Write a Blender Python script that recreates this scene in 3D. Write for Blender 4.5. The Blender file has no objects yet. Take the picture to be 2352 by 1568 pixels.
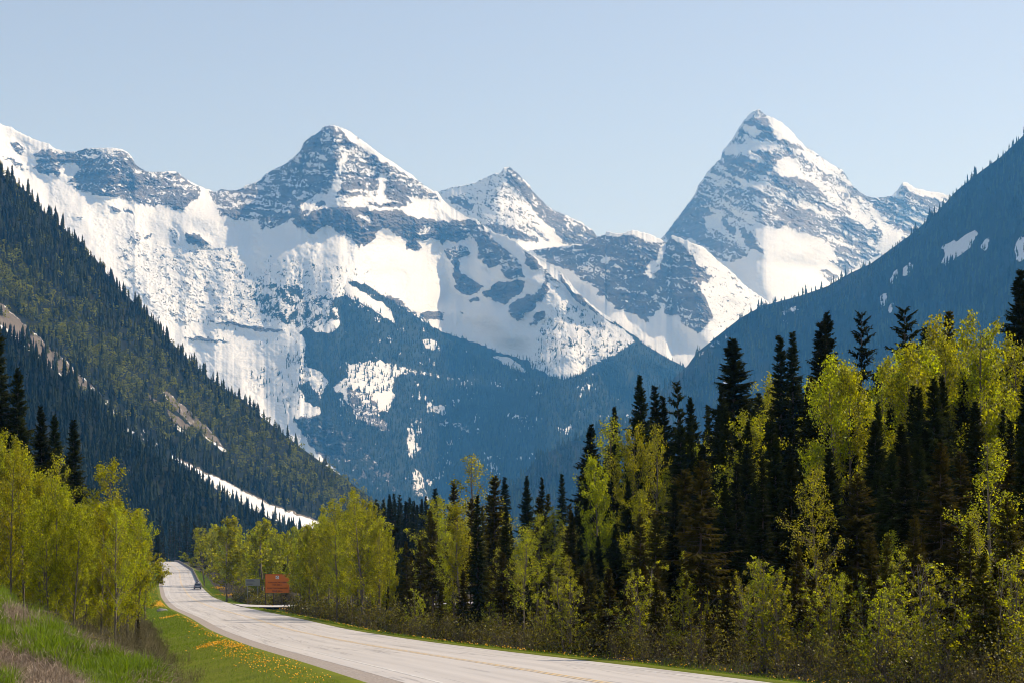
import bpy, math, random
import numpy as np
from math import radians
# ------------------------------------------------------------------ camera, sky, sun, exposure
SC = bpy.context.scene
COL = SC.collection
F = 4150.0            # focal length in units of a 2352 px wide picture
HZ = 1268.0           # row of the horizon in that picture
cam_d = bpy.data.cameras.new("camera")
cam = bpy.data.objects.new("camera", cam_d)
COL.objects.link(cam)
cam.location = (0, 0, 0)
cam.rotation_euler = (radians(90), 0, 0)
cam_d.sensor_width = 36.0
cam_d.lens = 36.0 * F / 2352.0
cam_d.shift_y = (HZ - 784.0) / 2352.0
cam_d.clip_start = 0.5
cam_d.clip_end = 60000
SC.camera = cam

SUN_EL, SUN_AZ = 48.0, 68.0      # azimuth in degrees to the right of the view direction (+Y)
world = bpy.data.worlds.new("World")
SC.world = world
world.use_nodes = True
wn = world.node_tree
wn.nodes.clear()
sky = wn.nodes.new("ShaderNodeTexSky")
sky.sky_type = 'NISHITA'
sky.sun_disc = False
sky.sun_elevation = radians(SUN_EL)
sky.sun_rotation = radians(SUN_AZ)
sky.altitude = 1200
sky.air_density = 1.0
sky.dust_density = 1.6
sky.ozone_density = 1.0
bg = wn.nodes.new("ShaderNodeBackground")
bg.inputs[1].default_value = 0.129
wo = wn.nodes.new("ShaderNodeOutputWorld")
hz = wn.nodes.new("ShaderNodeHueSaturation")
hz.inputs['Saturation'].default_value = 0.66
hz.inputs['Hue'].default_value = 0.512
wn.links.new(sky.outputs[0], hz.inputs['Color'])
wn.links.new(hz.outputs[0], bg.inputs[0])
wn.links.new(bg.outputs[0], wo.inputs[0])

sun_d = bpy.data.lights.new("sun", 'SUN')
sun_d.energy = 4.3
sun_d.angle = radians(0.53)
sun_d.color = (1.0, 0.92, 0.80)
sun = bpy.data.objects.new("sun", sun_d)
COL.objects.link(sun)
_az, _el = radians(SUN_AZ), radians(SUN_EL)
SUNV = (math.cos(_el) * math.sin(_az), math.cos(_el) * math.cos(_az), math.sin(_el))
from mathutils import Vector, Matrix
sun.rotation_euler = Vector(SUNV).to_track_quat('Z', 'Y').to_euler()
sun.location = (200, 200, 300)

SC.view_settings.view_transform = 'Standard'
SC.view_settings.look = 'None'
SC.view_settings.exposure = 0.3
SC.view_settings.gamma = 1
SC.cycles.max_bounces = 6
SC.cycles.diffuse_bounces = 3
SC.cycles.glossy_bounces = 2
SC.cycles.transmission_bounces = 4
SC.cycles.volume_bounces = 1
SC.cycles.transparent_max_bounces = 6
SC.cycles.use_denoising = True
SC.cycles.filter_width = 1.0
SC.cycles.use_adaptive_sampling = False
SC.cycles.sample_clamp_indirect = 3

HAZE_DENSITY = 6.2e-5
HAZE_COLOR = (0.115, 0.45, 1.0)

# ------------------------------------------------------------------ helpers
def P(u, v, d):
    return ((u - 1176.0) / F * d, d, (HZ - v) / F * d)

def tag(o, label=None, cat=None, group=None, kind=None):
    if label: o['label'] = label
    if cat: o['category'] = cat
    if group: o['group'] = group
    if kind: o['kind'] = kind
    return o

def mesh_np(name, verts, faces, mats=(), smooth=False, attrs=None, parent=None, midx=None):
    """verts (n,3); faces (m,k) array, or a list of such arrays; one mesh object"""
    if not isinstance(faces, (list, tuple)): faces = [faces]
    faces = [np.asarray(f, dtype=np.int32) for f in faces if len(f)]
    me = bpy.data.meshes.new(name)
    verts = np.asarray(verts, dtype=np.float32)
    me.vertices.add(len(verts))
    me.vertices.foreach_set("co", verts.ravel())
    loops = np.concatenate([f.ravel() for f in faces])
    sizes = np.concatenate([np.full(len(f), f.shape[1], dtype=np.int32) for f in faces])
    starts = np.concatenate([[0], np.cumsum(sizes)[:-1]]).astype(np.int32)
    me.loops.add(len(loops))
    me.loops.foreach_set("vertex_index", loops)
    me.polygons.add(len(sizes))
    me.polygons.foreach_set("loop_start", starts)
    me.polygons.foreach_set("loop_total", sizes)
    if midx is not None:
        me.polygons.foreach_set("material_index", np.asarray(midx, dtype=np.int32))
    me.update(calc_edges=True)
    me.polygons.foreach_set("use_smooth", np.full(len(sizes), bool(smooth)))
    for k, a in (attrs or {}).items():
        a = np.asarray(a, dtype=np.float32)
        if a.ndim == 1:
            at = me.attributes.new(k, 'FLOAT', 'POINT'); at.data.foreach_set("value", a)
        else:
            at = me.attributes.new(k, 'FLOAT_COLOR', 'POINT')
            if a.shape[1] == 3: a = np.concatenate([a, np.ones((len(a), 1), np.float32)], 1)
            at.data.foreach_set("color", a.ravel())
    for m in mats: me.materials.append(m)
    me.validate()
    o = bpy.data.objects.new(name, me)
    COL.objects.link(o)
    if parent: o.parent = parent
    return o

class MB:
    """collects polygons, builds one mesh"""
    def __init__(s): s.v = []; s.f = []
    def poly(s, pts):
        n = len(s.v); s.v += [tuple(p) for p in pts]; s.f.append(list(range(n, n + len(pts))))
    def box(s, x0, x1, y0, y1, z0, z1, top=None):
        n = len(s.v)
        t = top or (x0, x1, y0, y1)
        s.v += [(x0, y0, z0), (x1, y0, z0), (x1, y1, z0), (x0, y1, z0), (t[0], t[2], z1), (t[1], t[2], z1), (t[1], t[3], z1), (t[0], t[3], z1)]
        for q in ((3, 2, 1, 0), (4, 5, 6, 7), (0, 1, 5, 4), (1, 2, 6, 5), (2, 3, 7, 6), (3, 0, 4, 7)):
            s.f.append([n + i for i in q])
    def cyl(s, c, r, h, axis='z', n=12, r2=None):
        r2 = r if r2 is None else r2; b = len(s.v)
        for k, (rr, hh) in enumerate(((r, 0), (r2, h))):
            for i in range(n):
                a = 2 * math.pi * i / n; p, q = rr * math.cos(a), rr * math.sin(a)
                if axis == 'z': s.v.append((c[0] + p, c[1] + q, c[2] + hh))
                elif axis == 'x': s.v.append((c[0] + hh, c[1] + p, c[2] + q))
                else: s.v.append((c[0] + p, c[1] + hh, c[2] + q))
        for i in range(n):
            j = (i + 1) % n; s.f.append([b + i, b + j, b + n + j, b + n + i])
        s.f.append([b + i for i in range(n)][::-1]); s.f.append([b + n + i for i in range(n)])
    def build(s, name, mat, parent=None, smooth=False, bevel=0):
        me = bpy.data.meshes.new(name); me.from_pydata(s.v, [], s.f); me.validate(); me.update()
        me.materials.append(mat)
        o = bpy.data.objects.new(name, me); COL.objects.link(o)
        if parent: o.parent = parent
        if smooth:
            for p in me.polygons: p.use_smooth = True
        if bevel:
            m = o.modifiers.new('bevel', 'BEVEL'); m.width = bevel; m.segments = 2; m.limit_method = 'ANGLE'
        return o

def empty(name, loc, rz=0.0, scale=1.0):
    o = bpy.data.objects.new(name, None); COL.objects.link(o)
    o.location = loc; o.rotation_euler = (0, 0, rz); o.scale = (scale,) * 3
    o.empty_display_size = 0.5
    return o

# --- numpy noise
_rs = np.random.RandomState(11)
_PERM = np.concatenate([_rs.permutation(4096)] * 2)
_ANG = _rs.rand(4096) * 2 * np.pi
_GX, _GY = np.cos(_ANG), np.sin(_ANG)
def perlin(x, y, seed=0):
    x = np.asarray(x, dtype=np.float64); y = np.asarray(y, dtype=np.float64)
    xi = np.floor(x).astype(np.int64); yi = np.floor(y).astype(np.int64)
    xf, yf = x - xi, y - yi
    u = xf * xf * xf * (xf * (xf * 6 - 15) + 10); v = yf * yf * yf * (yf * (yf * 6 - 15) + 10)
    def g(ix, iy, dx, dy):
        h = _PERM[(_PERM[(ix + seed * 131) & 4095] + iy) & 4095]
        return _GX[h] * dx + _GY[h] * dy
    a = g(xi, yi, xf, yf); b = g(xi + 1, yi, xf - 1, yf)
    c = g(xi, yi + 1, xf, yf - 1); d = g(xi + 1, yi + 1, xf - 1, yf - 1)
    return (a + u * (b - a) + v * ((c + u * (d - c)) - (a + u * (b - a)))) * 1.5
def fbm(x, y, oct=5, seed=0, gain=0.5, lac=2.03):
    s = 0; a = 1; t = 0
    for i in range(oct):
        s = s + a * perlin(x, y, seed + i * 7); t += a; a *= gain; x = x * lac + 17.3; y = y * lac + 5.1
    return s / t
def ridged(x, y, oct=5, seed=0, gain=0.5, lac=2.03):
    s = 0; a = 1; t = 0
    for i in range(oct):
        s = s + a * (1 - 2 * np.abs(perlin(x, y, seed + i * 7))); t += a; a *= gain; x = x * lac + 17.3; y = y * lac + 5.1
    return s / t
def inpoly(u, v, poly):
    r = np.zeros(u.shape, bool); n = len(poly)
    bx0, bx1 = min(p[0] for p in poly), max(p[0] for p in poly)
    by0, by1 = min(p[1] for p in poly), max(p[1] for p in poly)
    m = (u >= bx0) & (u <= bx1) & (v >= by0) & (v <= by1)
    uu, vv = u[m], v[m]; rr = np.zeros(uu.shape, bool)
    for i in range(n):
        x1, y1 = poly[i]; x2, y2 = poly[(i + 1) % n]
        if y1 == y2: continue
        c = ((y1 > vv) != (y2 > vv)) & (uu < (x2 - x1) * (vv - y1) / (y2 - y1) + x1)
        rr ^= c
    r[m] = rr
    return r
def blur(a, n, axis):
    if n < 1: return a
    k = np.ones(2 * n + 1) / (2 * n + 1)
    p = np.pad(a, [(n, n) if i == axis else (0, 0) for i in range(2)], mode='edge')
    return np.apply_along_axis(lambda r: np.convolve(r, k, 'valid'), axis, p)
def pl(*n): return [(n[i], n[i + 1]) for i in range(0, len(n), 2)]
def cA(*n): return [(x / 2.844, 257.2 + y / 2.844) for x, y in pl(*n)]
def cB(*n): return [(643.1 + x / 2.844, 257.2 + y / 2.844) for x, y in pl(*n)]
def cC(*n): return [(1378.1 + x / 2.844, 220.5 + y / 2.844) for x, y in pl(*n)]
def cE(*n): return [(367.5 + x / 2.844, 643.1 + y / 2.844) for x, y in pl(*n)]
def cF(*n): return [(918.8 + x / 2.844, 551.2 + y / 2.844) for x, y in pl(*n)]
def cG(*n): return [(1286.3 + x / 4.267, 588.0 + y / 4.267) for x, y in pl(*n)]
def cH(*n): return [(275.6 + x / 3.654, 918.8 + y / 3.654) for x, y in pl(*n)]

# ------------------------------------------------------------------ materials
def newmat(name):
    m = bpy.data.materials.new(name); m.use_nodes = True
    nt = m.node_tree; nt.nodes.clear()
    return m, nt
def N(nt, t, **kw):
    n = nt.nodes.new(t)
    for k, v in kw.items(): setattr(n, k, v)
    return n
def ramp(nt, fac, stops):
    r = N(nt, "ShaderNodeValToRGB"); e = r.color_ramp.elements
    while len(e) < len(stops): e.new(0.5)
    for i, (p, c) in enumerate(stops):
        e[i].position = p; e[i].color = (c[0], c[1], c[2], 1)
    nt.links.new(fac, r.inputs[0]); return r.outputs[0]
def noise(nt, scale, detail=4, rough=0.55, coord=None, dist=0.0):
    n = N(nt, "ShaderNodeTexNoise"); n.inputs['Scale'].default_value = scale
    n.inputs['Detail'].default_value = detail; n.inputs['Roughness'].default_value = rough
    n.inputs['Distortion'].default_value = dist
    if coord is None:
        coord = N(nt, "ShaderNodeTexCoord").outputs['Object']
    nt.links.new(coord, n.inputs['Vector']); return n.outputs['Fac']
def mixc(nt, fac, a, b, mode='MIX'):
    m = N(nt, "ShaderNodeMix", data_type='RGBA', blend_type=mode)
    for s, v in ((0, fac), (6, a), (7, b)):
        if hasattr(v, 'links'): nt.links.new(v, m.inputs[s])
        else: m.inputs[s].default_value = v if s == 0 else (v[0], v[1], v[2], 1)
    return m.outputs[2]
def mth(nt, op, a, b=0.0, clamp=False):
    m = N(nt, "ShaderNodeMath", operation=op); m.use_clamp = clamp
    for s, v in ((0, a), (1, b)):
        if hasattr(v, 'links'): nt.links.new(v, m.inputs[s])
        else: m.inputs[s].default_value = v
    return m.outputs[0]
def attr(nt, name, out='Fac'):
    a = N(nt, "ShaderNodeAttribute"); a.attribute_name = name; return a.outputs[out]
def step(nt, x, w=0.03):
    m = N(nt, "ShaderNodeMapRange"); m.interpolation_type = 'SMOOTHSTEP'
    nt.links.new(x, m.inputs[0]); m.inputs[1].default_value = -w; m.inputs[2].default_value = w
    return m.outputs[0]
def finish(nt, color, rough=0.9, bump=None, bstr=0.5, bdist=1.0, spec=0.3):
    b = N(nt, "ShaderNodeBsdfPrincipled"); o = N(nt, "ShaderNodeOutputMaterial")
    if hasattr(color, 'links'): nt.links.new(color, b.inputs['Base Color'])
    else: b.inputs['Base Color'].default_value = (*color, 1)
    if hasattr(rough, 'links'): nt.links.new(rough, b.inputs['Roughness'])
    else: b.inputs['Roughness'].default_value = rough
    b.inputs['Specular IOR Level'].default_value = spec
    if bump is not None:
        bp = N(nt, "ShaderNodeBump"); bp.inputs['Strength'].default_value = bstr; bp.inputs['Distance'].default_value = bdist
        nt.links.new(bump, bp.inputs['Height']); nt.links.new(bp.outputs[0], b.inputs['Normal'])
    nt.links.new(b.outputs[0], o.inputs[0])
    return b
def plain(name, col, rough=0.6, metal=0.0, spec=0.4, vary=0.12, scale=8.0):
    m, nt = newmat(name)
    f = noise(nt, scale, 3)
    c = mixc(nt, f, [x * (1 - vary) for x in col], [min(1, x * (1 + vary)) for x in col])
    b = finish(nt, c, rough, spec=spec); b.inputs['Metallic'].default_value = metal
    return m

def mountain_material(name, rock_a, rock_b, forest, scale=1.0):
    m, nt = newmat(name)
    co = N(nt, "ShaderNodeTexCoord").outputs['Object']
    fine = noise(nt, 0.09 * scale, 6, 0.65, co)
    f0 = mth(nt, 'MULTIPLY', mth(nt, 'SUBTRACT', fine, 0.5), 0.60)
    rk = step(nt, mth(nt, 'ADD', attr(nt, 'rock'), f0), 0.035)
    fo = step(nt, mth(nt, 'ADD', attr(nt, 'wood'), f0), 0.05)
    mp = N(nt, "ShaderNodeMapping"); mp.inputs['Scale'].default_value = (0.004, 0.004, 0.03)
    mp.inputs['Rotation'].default_value = (0, 0.25, 0)
    nt.links.new(co, mp.inputs[0])
    strata = noise(nt, 1.0, 8, 0.7, mp.outputs[0], 0.6)
    rcol = ramp(nt, strata, [(0.3, rock_a), (0.55, [(a + b) / 2 for a, b in zip(rock_a, rock_b)]), (0.72, rock_b)])
    grit = noise(nt, 0.03 * scale, 7, 0.75, co)
    scol = mixc(nt, noise(nt, 0.004, 3, 0.5, co), (0.68, 0.68, 0.68), (0.80, 0.795, 0.78))
    fcol = mixc(nt, grit, [c * 0.7 for c in forest], [c * 1.3 for c in forest])
    c = mixc(nt, rk, scol, rcol)
    tal = attr(nt, 'talus')
    tcol = mixc(nt, grit, (0.07, 0.055, 0.04), (0.24, 0.20, 0.165))
    c = mixc(nt, fo, c, fcol)
    c = mixc(nt, step(nt, mth(nt, 'ADD', tal, f0), 0.1), c, tcol)
    h = mth(nt, 'ADD', mth(nt, 'MULTIPLY', mth(nt, 'MULTIPLY', rk, 0.5), grit), mth(nt, 'MULTIPLY', mth(nt, 'ADD', rk, 0.12), strata))
    finish(nt, c, 0.85, h, 0.9, 14.0, 0.1)
    return m
# ------------------------------------------------------------------ mountains
def polyline(pts):
    pts = sorted(pts, key=lambda p: p[0]); xs = np.array([p[0] for p in pts], float)
    for i in range(1, len(xs)):
        if xs[i] <= xs[i - 1]: xs[i] = xs[i - 1] + 0.01
    ys = np.array([p[1] for p in pts], float)
    return lambda u: np.interp(u, xs, ys)

def _sm01(x):
    x = np.clip(x, 0, 1); return x * x * (3 - 2 * x)

def massif(name, mat, top, bottom, depth, u0, u1, du, dv, rock, wood, k_snow, k_rock, k_wood, relief, seed,
           base_rock=0.05, base_wood=0.0, talus=(), jag=3.5, strata=0.0, warp=5.0, sil_rough=1.0, label=None,
           relief_scale=(140, 260), rock_scale=(26, 11), soft=1, gapcut=9.0, away=0, dblur=12, band=0.34, lower=None, wig=24):
    depth = [(a, b + away) for a, b in depth]
    R, B, D = polyline(top), polyline(bottom), polyline(depth)
    us = np.arange(u0, u1 + du, du)
    Dus = blur(blur(np.interp(np.concatenate([us[0] - du * np.arange(40, 0, -1), us, us[-1] + du * np.arange(1, 41)]), *zip(*sorted(depth)))[None, :], dblur, 1), dblur, 1)[0, 40:-40]
    rv = R(us) + jag * fbm(us / 9.0, us * 0 + seed, 4, seed)
    bv = B(us)
    nv = int(np.max(bv - rv) / dv)
    t = np.linspace(0, 1, nv)
    U = np.repeat(us[None, :], nv, 0)
    V = rv[None, :] + t[:, None] * (bv - rv)[None, :]
    # domain warp, so outlines of rock and snow come out ragged
    wu = U + warp * fbm(U / 16, V / 16, 4, seed + 1) * 2 + warp * 0.5 * fbm(U / 5, V / 5, 2, seed + 3)
    wv = V + warp * fbm(U / 16 + 40, V / 16, 4, seed + 2) * 2 + warp * 0.5 * fbm(U / 5, V / 5, 2, seed + 4)
    fr = np.full(U.shape, float(base_rock)); fw = np.full(U.shape, float(base_wood)); ft = np.zeros(U.shape)
    for p, val in rock: fr[inpoly(wu, wv, p)] = val
    for p, val in wood: fw[inpoly(wu, wv, p)] = val
    for p, val in talus: ft[inpoly(wu, wv, p)] = val
    fr = blur(blur(fr, soft, 0), soft, 1)
    dens = blur(blur(fw, 2, 0), 2, 1)
    # patterned threshold noise: beds that follow the strata plus gullies down the face
    a, b = rock_scale
    cs, sn = math.cos(strata), math.sin(strata)
    su, sv = wu * cs + wv * sn, -wu * sn + wv * cs
    ledge = perlin(su / 130 + 0.6 * perlin(su / 40, sv / 40, seed + 37), sv / 8.0, seed + 38) + 0.7 * perlin(su / 70, sv / 4.2, seed + 39)
    n = 0.5 + 0.70 * fbm(su / a, sv / b, 6, seed + 20, 0.75) + 0.34 * fbm(wu / 8, wv / 24, 4, seed + 30, 0.7) + band * np.clip((fr - 0.2) / 0.4, 0.12, 1) * ledge + 0.34 * perlin(su / 7, sv / 2.2, seed + 35) + 0.30 * perlin(su / 3.4, sv / 1.9, seed + 36)
    rockv = fr - n
    rockv = np.where(fr > 0.85, rockv + (fr - 0.85) * 1.2, rockv)
    rockv = np.where(fr < 0.08, rockv - 0.3 + fr * 3, rockv)
    nw = 0.5 + 0.9 * fbm(wu / 14, wv / 20, 4, seed + 50, 0.6)
    gap = 0.62 * fbm(U / 5, V / 12, 3, seed + 91, 0.7) + 0.75 * fbm(U / 55, V / 45, 3, seed + 92)
    woodv = np.where(dens > 0.97, np.minimum(0.4, (gapcut - gap) * 3), dens - 0.62 - 0.5 * (nw - 0.5))
    # depth: integrate each column down with the steepness of what covers it
    isrock = blur(blur(1 / (1 + np.exp(-rockv * 8)), 3, 0), 3, 1)
    kk = k_snow + (k_rock - k_snow) * isrock
    kk = kk + (k_wood - kk) * np.clip(dens, 0, 1)
    kk = blur(blur(kk, 22, 1), 10, 1)
    steps = np.diff(V, axis=0, prepend=V[:1] - 0)
    rec = np.cumsum(kk * steps, axis=0)
    rsm = blur(blur(np.pad(rv, 60, mode='reflect', reflect_type='odd')[None], 24, 1), 16, 1)[0, 60:-60]
    rec = blur(blur(rec, 14, 1), 8, 1) + 0.8 * k_snow * (rv - rsm)[None, :] * np.clip((V - rv[None, :]) / 60, 0, 1)
    # spurs and gullies wander as they come down
    Uw = U + wig * np.clip((V - rv[None, :]) / 60, 0, 1) * 2.0 * fbm(V / 95 + seed, U / 150, 2, seed + 15, 0.35)
    Dm = np.interp(Uw, us, Dus) - rec
    if lower:
        flat = np.interp(U, *zip(*lower)); w = _sm01((V - 395) / 115) * _sm01((lower[-1][0] - U) / 90)
        Dm = Dm - (np.interp(Uw, us, Dus) - flat) * w
    fall = np.clip((V - rv[None, :]) / 25.0, 0.15, 1)
    rs, rt = relief_scale
    rockwide = blur(blur(isrock, 9, 0), 9, 1)
    rel = fbm(wu / rs * 1.4, wv / rt * 1.4, 2, seed + 61, 0.35) * relief * 0.9 + ridged(wu / rs, wv / rt, 4, seed + 60, 0.45) * relief * 0.7 * rockwide + fbm(U / 45, V / 60, 5, seed + 70, 0.5) * relief * (0.12 + 0.4 * isrock)
    fineamp = (0.06 + 1.5 * isrock) * relief * 0.16 * sil_rough
    rel = rel * fall + (ridged(su / 16, sv / 9, 4, seed + 80, 0.6) + 1.6 * ledge * band) * fineamp
    Dm = Dm - rel
    X = (U - 1176) / F * Dm; Z = (HZ - V) / F * Dm
    co = np.stack([X, Dm, Z], -1)
    # back side and foot
    back = co[:1].copy(); back[..., 1] += 900; back[..., 0] *= 1 + 900 / back[..., 1]; back[..., 2] -= 900
    back2 = back.copy(); back2[..., 1] += 500; back2[..., 2] = -40
    foot = co[-1:].copy(); foot[..., 1] -= 60; foot[..., 2] = np.minimum(foot[..., 2] - 150, -40)
    co = np.concatenate([back2, back, co, foot], 0)
    ext = lambda m_, v_: np.concatenate([m_[:1] * 0 + v_, m_[:1] * 0 + v_, m_, m_[-1:]], 0)
    R_, W_, T_ = ext(rockv, 0.3), ext(woodv, -1), ext(ft - 0.5, -1)
    nr, nc = co.shape[:2]
    idx = np.arange(nr * nc).reshape(nr, nc)
    f = np.stack([idx[:-1, :-1], idx[1:, :-1], idx[1:, 1:], idx[:-1, 1:]], -1).reshape(-1, 4)
    o = mesh_np(name, co.reshape(-1, 3), f, [mat], True, {'rock': R_.ravel(), 'wood': W_.ravel(), 'talus': T_.ravel()})
    tag(o, label, kind='structure')
    return dict(X=X, Z=Z, us=us, rv=rv, bv=bv, nv=nv, D=Dm, dens=dens, rock=rockv, u0=u0, du=du, talus=ft)

def sample(ms, u, v):
    """depth and cover of a massif at picture position (arrays)"""
    iu = np.clip(((u - ms['u0']) / ms['du']).astype(int), 0, len(ms['us']) - 1)
    t = (v - ms['rv'][iu]) / (ms['bv'][iu] - ms['rv'][iu])
    iv = np.clip((t * (ms['nv'] - 1)).astype(int), 0, ms['nv'] - 1)
    return ms['D'][iv, iu], ms['dens'][iv, iu], ms['talus'][iv, iu], (t >= 0) & (t <= 1)

M_high = mountain_material("high_rock_and_snow", (0.085, 0.085, 0.09), (0.26, 0.235, 0.22), (0.018, 0.026, 0.016))
M_peak = mountain_material("banded_quartzite_and_snow", (0.13, 0.125, 0.125), (0.36, 0.32, 0.30), (0.018, 0.026, 0.016))
M_slope = mountain_material("wooded_slope_ground", (0.06, 0.055, 0.05), (0.2, 0.17, 0.15), (0.010, 0.013, 0.007), 2.0)

# the far pyramid peak and the low ridge right of it
far_top = cC(0,1010, 390,940, 440,890, 480,830, 520,780, 580,700, 620,640, 640,590, 700,500, 760,435, 790,410, 800,360, 830,325, 860,290, 900,220, 950,145, 1000,100, 1040,85, 1080,125, 1120,140, 1180,170, 1240,220, 1300,290, 1340,330, 1420,380, 1500,440, 1590,490, 1620,540, 1650,590, 1700,630, 1740,655, 1800,668, 1900,655, 1940,620, 1980,560, 2010,570, 2060,605, 2100,610, 2150,625, 2200,630, 2280,650, 2500,720)
far_rock = [
 (cC(1700,640, 2500,640, 2500,1000, 2100,1000, 1800,1050, 1740,850), .55),
 (cC(1720,680, 1760,700, 1850,820, 1980,900, 1950,960, 1800,1020, 1850,900), .04),
 (cC(1850,1000, 1950,930, 1900,1080, 1800,1080), .05),
 (cC(1990,560, 2300,650, 2200,670, 2090,650, 2040,620), .12),
 (cC(1940,640, 1985,570, 2040,640, 1990,660), .75),
 (cC(400,940, 480,830, 620,640, 700,500, 800,360, 1040,85, 1240,220, 1590,490, 1740,655, 1800,870, 1800,1060, 1620,1160, 1500,1060, 1300,900, 1000,830, 1100,1000, 900,1100, 700,1000), .50),
 (cC(660,560, 900,540, 1400,700, 1700,760, 1640,860, 1000,800, 700,700), .52),
 (cC(400,940, 480,830, 620,640, 680,700, 750,780, 680,790, 700,900, 900,1000, 950,1050, 880,1090, 800,1090, 700,1000, 600,940), .82),
 (cC(820,390, 960,420, 1110,480, 1090,525, 960,510, 810,440), .92),
 (cC(1100,510, 1290,540, 1390,580, 1510,650, 1500,680, 1400,650, 1150,560), .88),
 (cC(790,780, 880,860, 940,880, 1080,1040, 1020,1020, 940,960, 830,870), .92),
 (cC(950,150, 1020,140, 1080,160, 1140,260, 1100,280, 1060,250, 1000,250, 880,280), .82),
 (cC(1380,760, 1560,880, 1620,800, 1700,850, 1760,1000, 1700,1060, 1620,1160, 1500,1060, 1600,940, 1400,900, 1250,760), .72),
 (cC(1180,760, 1260,760, 1420,900, 1350,900, 1220,850, 1120,870), .8),
 (cC(1010,360, 1150,360, 1190,420, 1160,460, 1060,420), .75),
 (cC(1000,830, 1100,850, 1250,880, 1350,900, 1500,970, 1560,1080, 1620,1160, 1600,1200, 1350,1250, 1100,1360, 1000,1300, 830,1110, 960,1050, 1000,1000, 1085,1045, 1030,950), .02),
 (cC(1420,1140, 1480,1130, 1560,1180, 1500,1220), .85),
 (cC(1480,1055, 1560,1090, 1620,1150, 1560,1130), .8),
 (cC(1090,135, 1200,180, 1310,290, 1340,330, 1270,300, 1150,280, 1130,200), .02),
 (cC(815,330, 980,300, 1150,300, 1190,350, 1050,350, 960,375, 820,380), .06),
 (cC(940,190, 1010,200, 1060,240, 1000,260, 950,240), .1),
 (cC(1120,490, 1190,400, 1300,420, 1300,470, 1340,540, 1200,530), .05),
 (cC(1330,340, 1400,380, 1590,490, 1550,540, 1470,500, 1340,410), .22),
 (cC(1380,560, 1440,560, 1560,650, 1600,700, 1500,680), .2),
 (cC(680,790, 800,765, 790,860, 740,870, 700,830), .04),
 (cC(880,860, 910,870, 960,1000, 900,960), .05),
 (cC(1630,690, 1720,700, 1800,870, 1740,860, 1640,790), .25),
 (cC(900,545, 1080,570, 1080,600, 930,590), .12),
 (cC(860,750, 900,760, 1060,840, 1040,860, 930,800), .1),
]
far_peak = massif("mountain_peak", M_peak, far_top, [(1370, 800), (1560, 860), (2300, 900)],
    [(1370, 10100), (1520, 9700), (1640, 9350), (1745, 9050), (1860, 9250), (1945, 9650), (2075, 9700), (2200, 10050), (2400, 10300)],
    1470, 2240, 1.7, 1.7, far_rock, [], 2.8, 1.5, 3.0, 70, 101, away=800, dblur=26, base_rock=.03, strata=0.42, warp=4.0, jag=4.0, rock_scale=(40, 6), band=0.55)

# second peak behind the near massif
p2_top = cB(900,560, 1000,530, 1040,520, 1110,495, 1180,485, 1270,465, 1340,430, 1400,405, 1440,400, 1460,365, 1500,360, 1540,390, 1580,430, 1630,480, 1650,520, 1720,590, 1780,640, 1840,665, 1880,680, 1920,705, 1960,715, 1990,740, 2040,770, 2065,805, 2120,860, 2300,930)
p2_rock = [
 (cB(1000,500, 1450,380, 1700,700, 1850,870, 1300,740, 1180,660), .36),
 (cB(1470,370, 1510,360, 1560,400, 1640,500, 1780,640, 1880,680, 2060,790, 2120,860, 1990,870, 1850,865, 1800,780, 1700,700, 1600,560, 1480,460), .72),
 (cB(1100,560, 1180,560, 1270,610, 1250,640, 1130,600), .75),
 (cB(1330,720, 1500,760, 1700,830, 1700,860, 1500,830, 1400,790), .8),
 (cB(1640,640, 1700,700, 1800,810, 1850,870, 1790,860, 1700,760), .1),
 (cB(1040,540, 1250,480, 1400,430, 1300,520), .12),
]
p2 = massif("mountain_behind", M_high, p2_top, [(950, 580), (1420, 640)],
    [(950, 9300), (1010, 9000), (1160, 8700), (1365, 9300), (1450, 9500)],
    960, 1400, 1.7, 1.7, p2_rock, [], 2.8, 1.4, 3, 60, 211, away=600, base_rock=.05, strata=0.5, warp=4.0, rock_scale=(30, 8))

# middle ridge with the dark cliff
mid_top = cB(1500,930, 1640,905, 1720,890, 1900,870, 1980,870, 2030,825, 2130,800, 2220,795, 2290,775) + cC(40,885, 90,895, 130,905, 170,888, 210,877, 280,890, 340,910, 400,940, 432,962, 470,910, 530,930, 600,960, 680,990, 760,1070, 850,1140, 960,1250, 1080,1330, 1300,1500)
mid_rock = [
 (cB(1640,900, 1720,890, 1960,870, 2040,825, 2352,800, 2352,1330, 2250,1290, 2130,1170, 2000,1120, 1960,1080, 1870,1020, 1760,990, 1700,940), .70),
 (cC(0,905, 430,960, 470,915, 650,1000, 560,1000, 640,1100, 740,1190, 640,1240, 700,1330, 740,1450, 650,1560, 600,1520, 530,1480, 520,1430, 470,1440, 430,1430, 400,1370, 310,1480, 200,1420, 120,1400, 40,1330, -20,1300), .74),
 (cC(390,960, 420,970, 410,1060, 350,1200, 270,1170, 330,1090, 380,1060), .3),
 (cC(190,880, 260,885, 340,910, 430,960, 380,950, 200,900), .06),
 (cC(470,915, 680,1000, 800,1100, 900,1200, 1080,1330, 1060,1400, 760,1560, 700,1560, 740,1450, 720,1330, 640,1240, 740,1190, 640,1100, 560,1000), .20),
 (cC(860,1220, 960,1260, 900,1250), .8),
 (cB(2090,950, 2160,955, 2150,985, 2110,980), .05), (cB(2190,1000, 2220,1010, 2200,1030), .1),
 (cG(940,450, 1000,470, 1030,455, 1030,570, 960,600, 900,640, 880,640, 960,560, 990,480), .02),
]
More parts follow.
